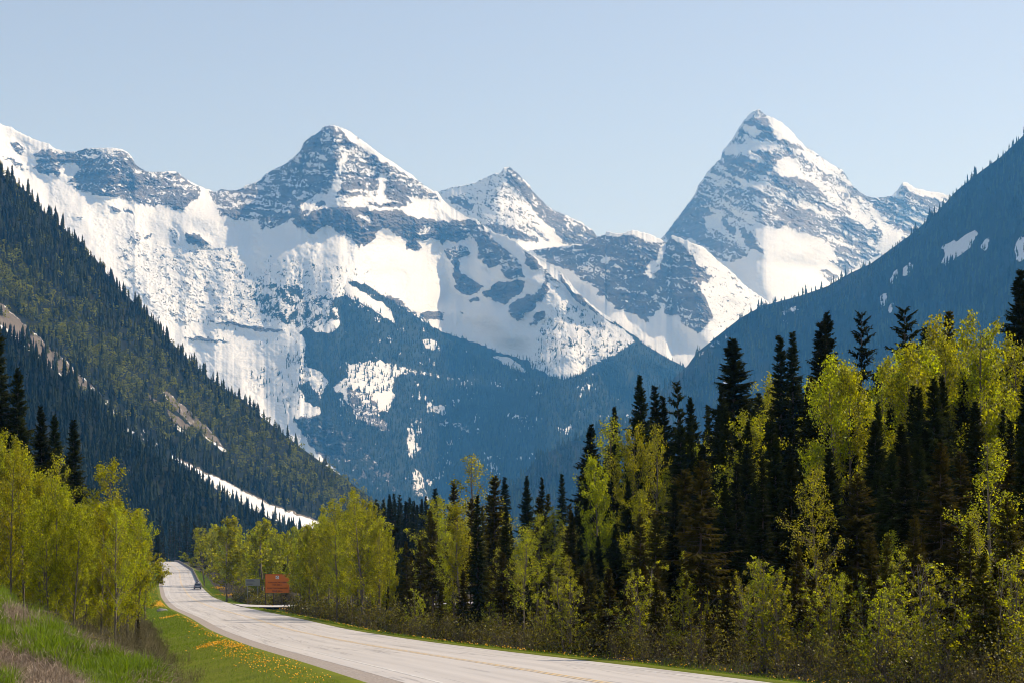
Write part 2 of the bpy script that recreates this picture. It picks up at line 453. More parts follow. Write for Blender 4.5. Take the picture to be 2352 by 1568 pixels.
mid = massif("rocky_ridge", M_high, mid_top, [(1150, 700), (1300, 800), (1500, 870), (1650, 860), (1900, 830)],
    [(1150, 8500), (1230, 8450), (1330, 8250), (1420, 8050), (1530, 8050), (1600, 7900), (1700, 8100), (1850, 8500)],
    1190, 1800, 1.7, 1.7, mid_rock, [], 2.6, 0.9, 3, 60, 307, away=350, base_rock=.02, strata=0.25, warp=4.5)

# lower front of the massif: snowfield breaking into forest
fr_top = [(60, 505), (300, 505), (400, 512), (480, 520), (560, 552), (690, 605), (770, 628)] + cB(460,1085, 560,1145, 680,1225, 800,1275, 900,1335) + cF(200,560, 300,640, 420,710, 560,780, 700,840, 830,870, 960,910, 1100,910, 1200,872, 1290,860) + [(1400, 905), (1500, 960), (1600, 1010)]
fr_rock = [
 (cE(80,250, 160,232, 300,240, 450,260, 560,300, 820,330, 760,337, 600,325, 500,300, 300,272, 200,275, 100,268), 1.3),
 (cE(150,375, 250,368, 480,405, 400,408, 200,392), .95),
 (cA(1200,795, 1290,800, 1370,860, 1330,890, 1280,870, 1220,855), .92),
 (cA(1100,755, 1150,760, 1160,890, 1120,850), .5), (cA(940,830, 960,800, 1010,790, 980,830, 950,840), .6),
 (cA(850,780, 920,790, 940,920, 880,900, 840,850), .35),
 (cA(760,850, 1500,880, 1700,1250, 1900,1400, 1000,1350, 820,1120), .27),
 (cE(860,900, 1050,880, 1300,1000, 1500,1200, 1720,1460, 1300,1400, 1000,1100), .80),
 (cE(1210,700, 1330,720, 1520,900, 1520,1040, 1380,1000, 1250,850), .62),
 (cE(1430,750, 1520,750, 1510,800, 1480,865, 1430,840), .0),
 (cE(1290,725, 1340,740, 1390,800, 1330,800), .05),
 (cB(670,1180, 760,1210, 840,1280, 900,1330, 840,1300, 760,1270), .9),
]
fr_wood = [
 (cE(860,900, 1050,880, 1300,1000, 1500,1200, 1720,1460, 1300,1400, 1000,1100), .72),
 (cE(-100,-200, 400,-100, 640,220, 900,350, 900,500, 500,420, 0,300), .10),
 (cE(430,0, 560,60, 640,220, 900,350, 930,330, 1130,160, 1250,100, 1160,0, 1400,-60, 700,-160, 460,-60), .45),
 (cE(560,40, 640,220, 900,340, 960,250, 1000,100, 900,0), .62),
 (cE(1000,100, 1160,90, 1300,180, 1100,300, 930,330), .6),
 (cE(905,345, 960,320, 1130,350, 1180,250, 1130,120, 1250,110, 1550,290, 1500,180, 1350,100, 1200,0, 1350,30, 1700,250, 1830,330, 2500,560, 3600,560, 3600,1900, 1300,1900, 1300,1300, 1600,1420, 1500,1200, 1300,1000, 1050,890, 1030,820, 1080,700, 1100,680, 1050,600, 940,560, 940,400), 1.0),
 (cE(800,485, 850,470, 940,490, 1000,600, 1090,680, 1040,780, 980,740, 900,690, 890,600, 820,600), .50),
 (cE(900,680, 970,670, 1050,800, 1010,830, 950,790), 1.0),
 (cE(600,560, 800,560, 900,700, 960,830, 900,900, 820,880, 700,760, 600,700), .22),
 (cE(1100,700, 1220,640, 1220,540, 1450,525, 1700,590, 1520,640, 1530,740, 1520,760, 1440,860, 1500,1000, 1430,980, 1280,900, 1200,760), .45),
 (cE(1430,745, 1525,745, 1515,800, 1485,870, 1425,840), .0),
 (cE(1500,530, 1850,620, 1800,640, 1500,570), .62),
 (cE(1740,790, 1870,830, 1870,880, 1740,860), .45), (cE(1690,370, 1820,400, 1830,460, 1740,450), .5),
 (cE(1850,880, 2150,990, 2100,1020, 1800,950), .7),
 (cE(1610,960, 1650,960, 1700,1100, 1640,1180, 1610,1100), .45),
 (cE(1640,1200, 1720,1250, 1760,1450, 1640,1400), .6),
]
# the big left massif with its snow bowl and the buttress running down to the right
big_top = cA(-60,60, 0,75, 35,95, 70,95, 100,120, 160,150, 220,180, 320,210, 350,235, 430,262, 500,258, 560,240, 640,238, 730,235, 800,245, 840,270, 870,310, 880,340, 930,375, 960,392, 1040,395, 1110,388, 1160,395, 1200,430, 1260,465, 1320,495, 1370,510, 1400,525, 1450,505, 1500,515, 1560,508, 1620,475, 1690,455, 1740,400, 1800,370, 1860,345, 1900,310, 1960,260, 1985,200, 2020,170, 2080,135, 2110,100, 2150,88, 2200,92) \
  + cB(400,105, 440,120, 500,160, 560,205, 620,250, 680,295, 740,330, 800,375, 860,410, 890,440, 940,480, 1000,515, 1030,522, 1060,570, 1120,625, 1180,660, 1220,690, 1280,700, 1320,740, 1400,790, 1470,810, 1540,850, 1600,900, 1680,945, 1760,990, 1840,1050, 1880,1090, 1920,1150, 1980,1210, 2060,1280, 2130,1330, 2200,1380, 2280,1440, 2352,1500) + cF(1560,640, 1700,740, 1820,805, 1900,850, 2000,900)
big_rock = [
 (cA(70,200, 120,200, 165,250, 140,275, 100,250), .75),
 (cA(220,270, 300,230, 380,260, 400,320, 400,430, 330,420, 260,400, 215,370, 240,330), .66),
 (cA(0,290, 60,300, 130,330, 200,380, 150,380, 60,330), .5),
 (cA(380,270, 560,240, 800,250, 870,310, 940,380, 1000,395, 1100,395, 1160,400, 1230,450, 1310,500, 1310,545, 1240,600, 1190,655, 1120,630, 1060,600, 1000,620, 900,600, 800,560, 700,560, 600,540, 500,500, 430,470, 470,420, 520,370, 480,330, 400,350), .74),
 (cA(560,250, 700,240, 740,250, 780,320, 740,350, 640,300, 560,340), .45),
 (cA(960,395, 1100,400, 1250,470, 1300,520, 1200,520, 1100,440, 1000,430), .5),
 (cA(1360,520, 1450,505, 1640,470, 1700,440, 1800,370, 1960,260, 2000,180, 2110,100, 2200,92, 2352,150, 2352,880, 2250,800, 2190,780, 2130,730, 2100,760, 2030,800, 1990,750, 1930,770, 1900,690, 1840,740, 1760,770, 1690,760, 1680,700, 1620,720, 1500,700, 1440,680, 1400,600), .60),
 (cB(0,400, 160,170, 330,88, 440,130, 560,220, 720,330, 890,440, 1060,580, 860,600, 640,560, 380,580, 130,620, 0,690), .56),
 (cB(0,490, 90,500, 60,570, 0,600), .9), (cB(170,440, 300,430, 340,470, 260,520, 180,500), .85), (cB(690,460, 860,470, 830,560, 700,570), .8),
 (cB(180,170, 270,130, 260,200, 160,260), .85), (cB(290,270, 380,280, 350,420, 280,330), .85), (cB(290,95, 365,100, 370,140, 300,145), .9),
 (cB(370,480, 440,470, 420,540, 380,530), .85), (cB(480,440, 640,470, 620,510, 490,500), .75),
 (cB(130,620, 240,540, 360,560, 640,555, 850,600, 880,640, 160,650), .15),
 (cB(560,585, 820,600, 850,612, 700,622, 580,605), .92), (cB(235,590, 300,585, 300,610, 240,612), .85), (cB(395,575, 440,575, 435,590), .85),
 (cB(0,670, 60,655, 160,650, 380,620, 560,630, 640,650, 800,640, 860,690, 1000,700, 1100,720, 1150,705, 1300,720, 1290,800, 1150,850, 1080,830, 1060,865, 1000,820, 900,850, 925,890, 900,905, 820,900, 830,830, 760,810, 700,750, 620,790, 620,830, 560,875, 510,860, 500,810, 380,790, 340,740, 270,750, 200,800, 150,760, 100,760, 80,690, 0,750), .93),
 (cB(480,690, 560,670, 610,725, 580,725, 540,700), .02), (cB(540,730, 600,780, 545,765), .02),
 (cB(930,740, 1000,760, 960,800, 900,800), .35),
 (cB(830,550, 900,560, 1000,580, 1110,640, 1190,680, 1190,700, 1080,715, 980,680, 880,610), .02),
 (cB(420,255, 450,250, 390,420, 400,500, 330,570, 290,560, 370,440), .08),
 (cB(650,415, 690,410, 690,560, 640,585), .04), (cB(250,285, 310,295, 310,330, 270,310), .05),
 (cB(400,105, 500,160, 700,300, 880,430, 860,425, 690,330, 560,255, 430,160), .03),
 (cB(150,680, 260,640, 200,640), .1),
 (cB(1150,720, 1280,705, 1330,760, 1430,850, 1440,1000, 1370,1020, 1300,960, 1280,840, 1180,800), .75),
 (cB(1050,900, 1200,870, 1260,930, 1180,960, 1100,960), .62),
 (cB(1120,960, 1170,960, 1180,1050, 1320,1140, 1280,1190, 1200,1200, 1150,1150, 1130,1050), .93),
 (cB(1320,1190, 1400,1120, 1500,1110, 1600,1100, 1580,1180, 1480,1250, 1400,1230, 1330,1210), .95),
 (cB(1420,860, 1560,960, 1600,1080, 1500,1100, 1440,1040), .62),
 (cB(1230,1220, 1290,1210, 1310,1230, 1250,1245), .85),
 (cB(1480,1290, 1560,1210, 1660,1180, 1740,1110, 1720,1010, 1640,1040, 1600,1000, 1600,910, 1640,930, 1750,1050, 1760,1180, 1640,1300, 1550,1370), .86),
 (cB(1620,1400, 1680,1300, 1740,1300, 1730,1350, 1650,1400), .7),
 (cB(1440,820, 1560,870, 1600,930, 1560,970, 1500,900), .04),
 (cB(1820,1050, 1900,1150, 2100,1330, 2060,1310, 1960,1250, 1900,1200, 1840,1110), .93),
 (cB(1720,1020, 1800,1080, 1840,1150, 1800,1150, 1740,1080), .5),
 (cA(720,620, 760,625, 790,650, 740,645), .9), (cA(800,635, 860,640, 880,665, 810,655), .9), (cA(510,685, 550,690, 545,703, 515,700), .85),
 (cF(190,455, 290,480, 280,520, 150,520, 130,480), .9), (cF(385,465, 425,465, 410,480), .9),
]
big_wood = [
 (cF(900,560, 1000,440, 1100,400, 1180,420, 1300,520, 1450,640, 1520,690, 1400,740, 1290,800, 1200,850, 1000,900, 850,830, 900,700), .50),
 (cF(985,875, 1060,800, 1150,740, 1170,780, 1250,740, 1190,800, 1215,840, 1190,875, 1060,910), .0),
 (cF(1350,560, 1500,640, 1500,680, 1400,640), .12),
 (cF(1260,470, 1330,500, 1430,550, 1560,640, 1700,740, 1830,810, 2000,900, 2000,1100, 900,1100, 960,915, 1100,915, 1200,875, 1290,805, 1400,745, 1500,695, 1530,650, 1440,575), 1.0),
 (cF(600,760, 720,760, 850,870, 760,860), .35),
]
big = massif("snowy_massif", M_high, big_top, [(-30, 660), (200, 800), (400, 960), (600, 1110), (700, 1160), (800, 1160), (900, 1000), (1050, 900), (1200, 920), (1400, 1000), (1640, 1010)],
    [(-40, 7900), (60, 8000), (150, 7950), (270, 7850), (400, 8150), (485, 8350), (600, 8100), (700, 7850), (765, 7750), (880, 7950), (1010, 8250), (1060, 8150), (1110, 7950), (1220, 7500), (1350, 7100), (1480, 6850), (1640, 6600)],
    -30, 1640, 1.75, 1.75, fr_rock + big_rock, fr_wood + big_wood, 2.9, 0.95, 2.3, 95, 401, away=500, wig=22, lower=[(-60, 8420), (400, 8340), (800, 8240)], base_rock=.025, strata=0.05, warp=4.5)

_fu = np.arange(480, 1641, 20.0); _fv = polyline(fr_top)(_fu)
FR_DEPTH = [(float(a), float(b) - float(np.interp(a, [480, 700, 790, 860, 1000, 1100, 1256, 1400, 1600], [-220, -120, 0, 120, 330, 440, 480, 300, 160])))
            for a, b in zip(_fu, sample(big, _fu, _fv + 2)[0])]
front = massif("forested_mountainside", M_high, fr_top, [(500, 1290), (1700, 1310)],
    FR_DEPTH,
    520, 1640, 1.8, 1.8, fr_rock, fr_wood, 2.9, 1.4, 2.4, 30, 503, base_rock=.02, strata=0.12, warp=5.0, jag=1.0, rock_scale=(18, 5), relief_scale=(260, 400), gapcut=0.36, dblur=20)

# right wooded slope
rt_top = [(1100, 1160), (1186, 1108), (1235, 1050), (1316, 1010), (1375, 975), (1430, 972), (1490, 938), (1520, 895), (1550, 866), (1580, 838), (1600, 810), (1650, 770), (1700, 731), (1750, 703), (1800, 690), (1850, 676), (1900, 658), (1950, 629), (2000, 606), (2050, 570), (2100, 533), (2150, 490), (2200, 436), (2250, 396), (2300, 360), (2352, 310), (2440, 230)]
rt_wood = [([(1000, 0), (2600, 0), (2600, 1500), (1000, 1500)], 1.0),
 ([(2162, 606), (2172, 580), (2160, 565), (2200, 555), (2235, 530), (2245, 540), (2225, 572), (2195, 590), (2180, 610), (2170, 598)], 0.0),
 ([(2045, 640), (2062, 615), (2058, 640), (2048, 655)], 0.0), ([(2075, 612), (2086, 606), (2084, 640), (2076, 630)], 0.3), ([(2090, 596), (2096, 596), (2096, 630), (2090, 628)], 0.2),
 ([(2022, 678), (2036, 672), (2030, 712), (2022, 700)], 0.0), ([(2045, 690), (2054, 695), (2048, 720), (2042, 712)], 0.1),
 ([(1600, 818), (1660, 768), (1680, 770), (1620, 830), (1590, 850)], .72),
 ([(1790, 705), (1840, 700), (1830, 730), (1795, 760)], .72),
 ([(2330, 560), (2352, 540), (2352, 600), (2335, 600)], .2), ([(2255, 560), (2270, 545), (2268, 575), (2258, 580)], .1),
 ([(1665, 870), (1672, 868), (1664, 930), (1658, 930)], .1)]
right = massif("right_wooded_slope", M_slope, rt_top, [(1100, 1300), (2600, 1300)],
    [(1100, 4700), (1186, 4750), (1375, 5000), (1490, 5350), (1600, 5700), (1800, 5700), (2100, 5500), (2352, 5300), (2500, 5200)],
    1120, 2420, 2.4, 2.4, [], rt_wood, 2.0, 1.2, 2.1, 110, 601, base_rock=.03, base_wood=1.0, warp=3.0, jag=1.0, relief_scale=(230, 400))

# left wooded slope
lf_top = [(-60, 350), (0, 398), (30, 415), (60, 440), (100, 487), (150, 528), (200, 582), (220, 596), (270, 662), (300, 688), (340, 722), (380, 772), (430, 822), (480, 868), (520, 894), (560, 918), (600, 957), (640, 987), (690, 1026), (740, 1062), (790, 1096), (850, 1140), (880, 1168), (900, 1200), (1000, 1262)]
lf_wood = [([(-200, 300), (1100, 300), (1100, 1500), (-200, 1500)], 1.0),
 (cH(230,-60, 330,10, 450,110, 560,190, 640,260, 560,250, 440,180, 380,60, 260,10), .7),
 ([(365, 890), (380, 895), (420, 930), (455, 960), (500, 1005), (515, 1030), (490, 1015), (440, 975), (395, 930)], .45),
 ([(390, 970), (420, 985), (432, 995), (410, 990)], .1),
 (cH(630,180, 850,400, 900,420, 880,450, 800,380, 700,300), .2),
 ([(-60, 640), (30, 720), (130, 810), (210, 880), (200, 900), (110, 840), (-60, 740)], .4),
 ([(210, 880), (330, 985), (400, 1050), (385, 1058), (300, 1000), (200, 905)], .75),
 (cH(420,450, 560,530, 700,600, 800,640, 950,710, 1150,815, 1300,885, 1500,950, 1650,1015, 1760,1080, 1700,1140, 1450,1080, 1200,960, 900,800, 700,680, 560,590, 430,475), 0.0),
 (cH(960,1180, 1340,1200, 1340,1220), 0.3)]
lf_talus = [([(-60, 640), (30, 722), (130, 812), (210, 884), (200, 900), (110, 836), (20, 760), (-60, 700)], 1.0),
 ([(365, 890), (380, 895), (420, 930), (455, 960), (500, 1005), (515, 1030), (490, 1015), (440, 975), (395, 930)], .62),
 (cH(230,-60, 330,10, 450,110, 560,190, 640,260, 560,250, 440,180, 380,60, 260,10), .9),
 (cH(430,435, 560,515, 700,590, 800,630, 950,700, 1150,810, 1300,880, 1500,945, 1650,1008, 1650,1022, 1500,962, 1300,892, 1150,822, 950,712, 800,642, 700,602, 560,530), 1.0)]
left = massif("left_wooded_slope", M_slope, lf_top, [(-60, 1330), (1000, 1330)],
    [(-60, 2120), (0, 2160), (200, 2200), (400, 2300), (600, 2450), (850, 2630), (1000, 2740)],
    -60, 990, 2.4, 2.4, [], lf_wood, 0.72, 0.45, 0.68, 20, 701, wig=8, base_rock=.03, base_wood=1.0, talus=lf_talus, warp=3.0, jag=1.0, relief_scale=(200, 500))

# nearer dark spur below the strip of snow
sp_top = [(-60, 700), (0, 752), (100, 830), (200, 915), (300, 1008), (345, 1048), (395, 1078), (440, 1102), (460, 1122), (520, 1156), (560, 1178), (600, 1196), (650, 1216), (680, 1228), (760, 1248), (900, 1262), (1100, 1272)]
spur = massif("near_wooded_spur", M_slope, sp_top, [(-60, 1350), (1100, 1350)],
    [(-60, 1560), (0, 1560), (400, 1600), (700, 1680), (1100, 1700)],
    -60, 1100, 3, 3, [], [([(-200, 300), (1200, 300), (1200, 1500), (-200, 1500)], 1.0)], 0.55, 0.4, 0.55, 12, 801, wig=8, base_wood=1.0, warp=3.0, jag=1.0, relief_scale=(200, 500))
# ------------------------------------------------------------------ vegetation materials
def leaf_material(name, dark, light, trans, tint=0.5, rough=0.45, tmix=0.5, gloss=0.35):
    """thin leaves: light comes through them as well as off them"""
    m, nt = newmat(name)
    oi = N(nt, "ShaderNodeObjectInfo")
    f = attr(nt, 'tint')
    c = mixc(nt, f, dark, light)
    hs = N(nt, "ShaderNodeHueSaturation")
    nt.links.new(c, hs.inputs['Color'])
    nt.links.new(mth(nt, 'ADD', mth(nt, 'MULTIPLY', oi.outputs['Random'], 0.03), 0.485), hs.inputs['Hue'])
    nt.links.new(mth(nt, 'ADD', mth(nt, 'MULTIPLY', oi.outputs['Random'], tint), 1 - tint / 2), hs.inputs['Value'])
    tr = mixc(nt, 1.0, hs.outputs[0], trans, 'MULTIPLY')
    d = N(nt, "ShaderNodeBsdfPrincipled"); d.inputs['Roughness'].default_value = rough
    d.inputs['Specular IOR Level'].default_value = gloss
    nt.links.new(hs.outputs[0], d.inputs['Base Color'])
    t = N(nt, "ShaderNodeBsdfTranslucent"); nt.links.new(tr, t.inputs['Color'])
    mx = N(nt, "ShaderNodeMixShader"); mx.inputs[0].default_value = tmix
    o = N(nt, "ShaderNodeOutputMaterial")
    nt.links.new(d.outputs[0], mx.inputs[1]); nt.links.new(t.outputs[0], mx.inputs[2]); nt.links.new(mx.outputs[0], o.inputs[0])
    return m
M_aspen = leaf_material("spring_aspen_leaf", (0.045, 0.055, 0.001), (0.41, 0.42, 0.008), (2.2, 2.1, 0.25), 0.35, tmix=0.55)
M_needle = leaf_material("spruce_needles", (0.005, 0.008, 0.002), (0.040, 0.048, 0.008), (1.2, 1.1, 0.5), 0.7, 0.8, tmix=0.22, gloss=0.03)  # light end is raised to put sunlit boughs into the needle colour
M_fir = leaf_material("olive_fir_needles", (0.022, 0.020, 0.003), (0.085, 0.075, 0.010), (1.6, 1.4, 0.5), 0.5, 0.8, tmix=0.35, gloss=0.05)  # olive-brown is the firs' own needle colour
M_farwood = leaf_material("distant_conifer_needles", (0.005, 0.009, 0.004), (0.080, 0.090, 0.018), (1.2, 1.2, 0.6), 0.0, 0.8, tmix=0.15, gloss=0.05)
M_farbirch = leaf_material("distant_broadleaf", (0.08, 0.085, 0.010), (0.26, 0.25, 0.03), (1.5, 1.5, 0.6), 0.0, 0.7, tmix=0.35, gloss=0.1)
M_grass = leaf_material("grass_blades", (0.07, 0.10, 0.004), (0.20, 0.27, 0.012), (1.6, 1.6, 0.6), 0.2, 0.45, tmix=0.45)
M_straw = leaf_material("dry_grass_blades", (0.20, 0.14, 0.09), (0.50, 0.40, 0.28), (0.8, 0.8, 0.7), 0.2, 0.6, tmix=0.2)
M_twig = leaf_material("bare_twigs", (0.055, 0.042, 0.018), (0.20, 0.155, 0.085), (0.5, 0.5, 0.5), 0.3, 0.8, tmix=0.05, gloss=0.2)
def bark_material(name, a, b):
    m, nt = newmat(name)
    co = N(nt, "ShaderNodeTexCoord").outputs['Object']
    mp = N(nt, "ShaderNodeMapping"); mp.inputs['Scale'].default_value = (9, 9, 2.0); nt.links.new(co, mp.inputs[0])
    f = noise(nt, 1.0, 6, 0.7, mp.outputs[0])
    finish(nt, ramp(nt, f, [(0.35, a), (0.65, b)]), 0.9, f, 0.5, 0.03, 0.2); return m
M_bark = bark_material("spruce_bark", (0.045, 0.030, 0.022), (0.12, 0.085, 0.065))
M_abark = bark_material("aspen_bark", (0.07, 0.055, 0.04), (0.24, 0.20, 0.155))

rng = np.random.RandomState(5)
def quads_from(cen, e1, e2):
    """rhombi with centre cen and half axes e1, e2"""
    n = len(cen)
    v = np.stack([cen - e1, cen - e2, cen + e1, cen + e2], 1).reshape(-1, 3)
    return v, np.arange(n * 4).reshape(n, 4)
def rdir(n, r, zs=1.0):
    d = r.normal(size=(n, 3)); d[:, 2] *= zs
    return d / (np.linalg.norm(d, axis=1)[:, None] + 1e-9)
def perp(d, r):
    e = np.cross(d, rdir(len(d), r)); return e / (np.linalg.norm(e, axis=1)[:, None] + 1e-9)
def tubes(paths, sides=5):
    """paths: list of (pts (k,3), radii (k,)) -> verts, quads"""
    V, Q = [], []; b = 0
    for pts, rad in paths:
        pts = np.asarray(pts, float); k = len(pts)
        dirs = np.gradient(pts, axis=0); dirs /= np.linalg.norm(dirs, axis=1)[:, None] + 1e-9
        ref = np.where(np.abs(dirs[:, 2:3]) > 0.8, np.array([[1.0, 0, 0]]), np.array([[0, 0, 1.0]]))
        a1 = np.cross(dirs, ref); a1 /= np.linalg.norm(a1, axis=1)[:, None] + 1e-9
        a2 = np.cross(dirs, a1)
        th = np.arange(sides) / sides * 2 * np.pi
        ring = pts[:, None, :] + np.asarray(rad)[:, None, None] * (np.cos(th)[None, :, None] * a1[:, None, :] + np.sin(th)[None, :, None] * a2[:, None, :])
        V.append(ring.reshape(-1, 3))
        i = np.arange(k - 1)[:, None] * sides; j = np.arange(sides)[None, :]; j2 = (j + 1) % sides
        Q.append(np.stack([b + i + j, b + i + j2, b + i + sides + j2, b + i + sides + j], -1).reshape(-1, 4))
        b += k * sides
    return np.concatenate(V), np.concatenate(Q)

# ------------------------------------------------------------------ low trees of the far woods, merged
def far_conifer(tiers, sides, seed):
    r = np.random.RandomState(seed); V, T = [], []
    for i in range(tiers):
        z0 = 0.06 + 0.90 * i / tiers; z1 = min(1.0, z0 + 1.55 / tiers)
        if i == tiers - 1: z1 = 1.0
        rad = 0.155 * (1 - i / (tiers + 0.6)) ** 0.85
        b = len(V); V.append((0, 0, z1))
        for k in range(sides):
            a = 2 * math.pi * (k + 0.5 * (i % 2)) / sides + r.uniform(-.25, .25); rr = rad * r.uniform(0.55, 1.25)
            V.append((rr * math.cos(a), rr * math.sin(a), z0 + r.uniform(-.03, .03)))
        for k in range(sides): T.append((b, b + 1 + k, b + 1 + (k + 1) % sides))
    return np.array(V), np.array(T)
def far_broadleaf(n, seed):
    r = np.random.RandomState(seed)
    th = r.rand(n) * 2 * np.pi; z = 0.2 + 0.8 * r.rand(n) ** 0.9
    rad = 0.30 * np.sqrt(np.clip(1 - ((z - 0.5) / 0.55) ** 2, 0.02, 1)) * np.sqrt(r.rand(n)) ** 0.5
    c = np.stack([rad * np.cos(th), rad * np.sin(th), z], 1)
    d = rdir(n, r); e = perp(d, r); s = r.uniform(0.05, 0.11, n)[:, None]
    v, q = quads_from(c, d * s, e * s * 0.8)
    t = np.concatenate([q[:, [0, 1, 2]], q[:, [0, 2, 3]]]); return v, t
def scatter(name, protos, mat, pos, height, width, tint, label, kindlab='stuff'):
    """one mesh of many far trees standing at pos"""
    r = np.random.RandomState(len(pos)); Vs, Ts, Cs = [], [], []; b = 0
    pick = r.randint(0, len(protos), len(pos))
    for k, (pv, pt) in enumerate(protos):
        m = pick == k; n = int(m.sum())
        if not n: continue
        a = r.rand(n) * 2 * np.pi; c, s = np.cos(a)[:, None], np.sin(a)[:, None]
        h = height[m][:, None]; w = (height[m] * width[m])[:, None]
        x = (pv[None, :, 0] * c - pv[None, :, 1] * s) * w + pos[m][:, None, 0]
        y = (pv[None, :, 0] * s + pv[None, :, 1] * c) * w + pos[m][:, None, 1]
        z = pv[None, :, 2] * h + pos[m][:, None, 2] - 0.04 * h
        Vs.append(np.stack([x, y, z], -1).reshape(-1, 3))
        Ts.append((pt[None] + (np.arange(n) * len(pv))[:, None, None]).reshape(-1, 3) + b); b += n * len(pv)
        Cs.append(np.repeat(tint[m], len(pv)))
    o = mesh_np(name, np.concatenate(Vs), np.concatenate(Ts), [mat], False, {'tint': np.concatenate(Cs)})
    return tag(o, label, kind='stuff')
def wood_points(ms, n, u0, u1, v0, v1, seed, minden=0.02, power=1.0):
    r = np.random.RandomState(seed)
    u = r.uniform(u0, u1, n); v = r.uniform(v0, v1, n)
    d, den, tal, ok = sample(ms, u, v)
    clump = 0.5 + 0.8 * fbm(u / 22, v / 30, 3, seed + 5)
    p = np.where(den > 0.9, 1.0, den * np.clip(clump * 1.4, 0.05, 1.6))
    ok &= (r.rand(n) < p ** power) & (den > minden)
    u, v, d = u[ok], v[ok], d[ok]
    return u, v, np.stack([(u - 1176) / F * d, d, (HZ - v) / F * d], 1)
FC5 = [far_conifer(6, 7, 900 + i) for i in range(5)]
FC4 = [far_conifer(4, 5, 920 + i) for i in range(5)]
FC3 = [far_conifer(3, 5, 940 + i) for i in range(5)]
FB = [far_broadleaf(34, 960 + i) for i in range(5)]
def far_woods():
    r = np.random.RandomState(77)
    u, v, p = wood_points(front, 32000, 640, 1640, 505, 1300, 31)
    n = len(p); hgt = np.clip(r.normal(19, 5, n), 7, 32) * np.clip(0.55 + (v - 560) / 600, 0.45, 1.0)
    scatter("mountainside_forest", FC3, M_farwood, p, hgt, np.full(n, 1.15), r.rand(n) * 0.8, "dark blue-green conifer forest thinning upward into the snowfield")
    u, v, p = wood_points(big, 30000, 100, 1640, 505, 1005, 32)
    n = len(p); hgt = np.clip(r.normal(17, 4, n), 7, 28) * np.clip(np.where(u < 1000, 0.5 + (v - 560) / 600, 0.5 + (v - 700) / 300), 0.45, 1.0)
    scatter("buttress_forest", FC3, M_farwood, p, hgt, np.full(n, 1.1), r.rand(n) * 0.8, "conifers dotting the snowy buttress above the valley")
    u, v, p = wood_points(right, 21000, 1120, 2420, 230, 1270, 33)
    n = len(p); hgt = np.clip(r.normal(24, 7, n) * (1 + 0.5 * fbm(u / 30, v / 30, 2, 56)), 8, 46)
    scatter("right_slope_forest", FC4, M_farwood, p, hgt, np.full(n, 1.05), np.clip(r.rand(n) * 0.6 + 0.9 * fbm(u / 45, v / 90, 3, 55) + 0.15, 0, 1), "dense dark conifer forest covering the right valley slope")
    u, v, p = wood_points(left, 19000, -60, 960, 350, 1300, 34, power=1.2)
    n = len(p); _, den, tal, _ = sample(left, u, v)
    zone = fbm(u / 60, v / 60, 4, 91) * 1.5
    axis = np.interp(u, [0, 200, 400, 600, 800, 900], [640, 790, 930, 1040, 1130, 1170])
    band = np.exp(-((v - axis) / 75.0) ** 2)
    birch = (r.rand(n) < np.clip(band * 0.95 + zone * 0.6, 0.02, 0.8))
    hgt = np.clip(r.normal(21, 8, n) * (1 + 0.5 * fbm(u / 25, v / 25, 2, 58)), 6, 34) * .6
    c = ~birch
    scatter("left_slope_conifers", FC5, M_farwood, p[c], hgt[c], np.full(c.sum(), 1.15), np.clip(r.rand(n) ** 1.5 * 0.7 + band * 0.35 + 0.5 * fbm(u / 30, v / 45, 3, 57), 0, 1)[c], "dark conifers covering the left valley slope")
    scatter("left_slope_broadleaf_trees", FB, M_farbirch, p[birch], hgt[birch] * 0.6, np.full(birch.sum(), 1.3), r.rand(n)[birch], "pale green broadleaf trees among the conifers on the left slope")
    u, v, p = wood_points(spur, 6500, -60, 1100, 700, 1330, 35)
    n = len(p); hgt = np.clip(r.normal(20, 6, n), 8, 34) * .74
    scatter("spur_forest", FC5, M_farwood, p, hgt, np.full(n, 1.0), r.rand(n) * 0.35, "dark conifer forest below the long strip of snow")
far_woods()
# ------------------------------------------------------------------ valley floor, road
def smooth_table(tab, sig=10.0):
    xs = np.arange(-300, 1600, 2.0); ys = np.interp(xs, *zip(*tab))
    k = np.exp(-0.5 * (np.arange(-15, 16) * 2.0 / sig) ** 2); k /= k.sum()
    ys = np.convolve(np.pad(ys, 15, mode='edge'), k, 'valid')
    return lambda y: np.interp(y, xs, ys)
road_z = smooth_table([(-300, -2.3), (0, -2.4), (20, -2.75), (50, -3.57), (61.5, -3.88), (75, -4.34), (88, -4.7), (107, -5.25), (144, -6.15), (190, -6.85), (260, -7.95), (330, -9.0), (395, -9.6), (450, -9.2), (500, -8.65), (580, -7.6), (660, -6.55), (740, -5.3), (816, -4.2), (850, -4.2), (950, -8), (1100, -15), (1600, -15)], 8)
road_x = smooth_table([(-300, 62), (0, 12.6), (20, 8.2), (50, 1.7), (61.5, -.8), (75, -3.5), (88, -6.5), (107, -10.5), (144, -18.3), (190, -28), (260, -43.5), (395, -71), (500, -92), (660, -122), (816, -156), (950, -188), (1600, -330)], 8)
HALF_L, HALF_R = 6.35, 5.9
def _sm(x): x = np.clip(x, 0, 1); return x * x * (3 - 2 * x)
BANK_EDGE = [(-4.0, 0.5), (9.0, -1.4), (14.0, -2.9), (18.0, -3.85), (19.5, -4.4), (21.5, -5.2), (24.0, -6.5), (26.0, -7.6), (28.0, -9.5), (30.0, -16.0)]
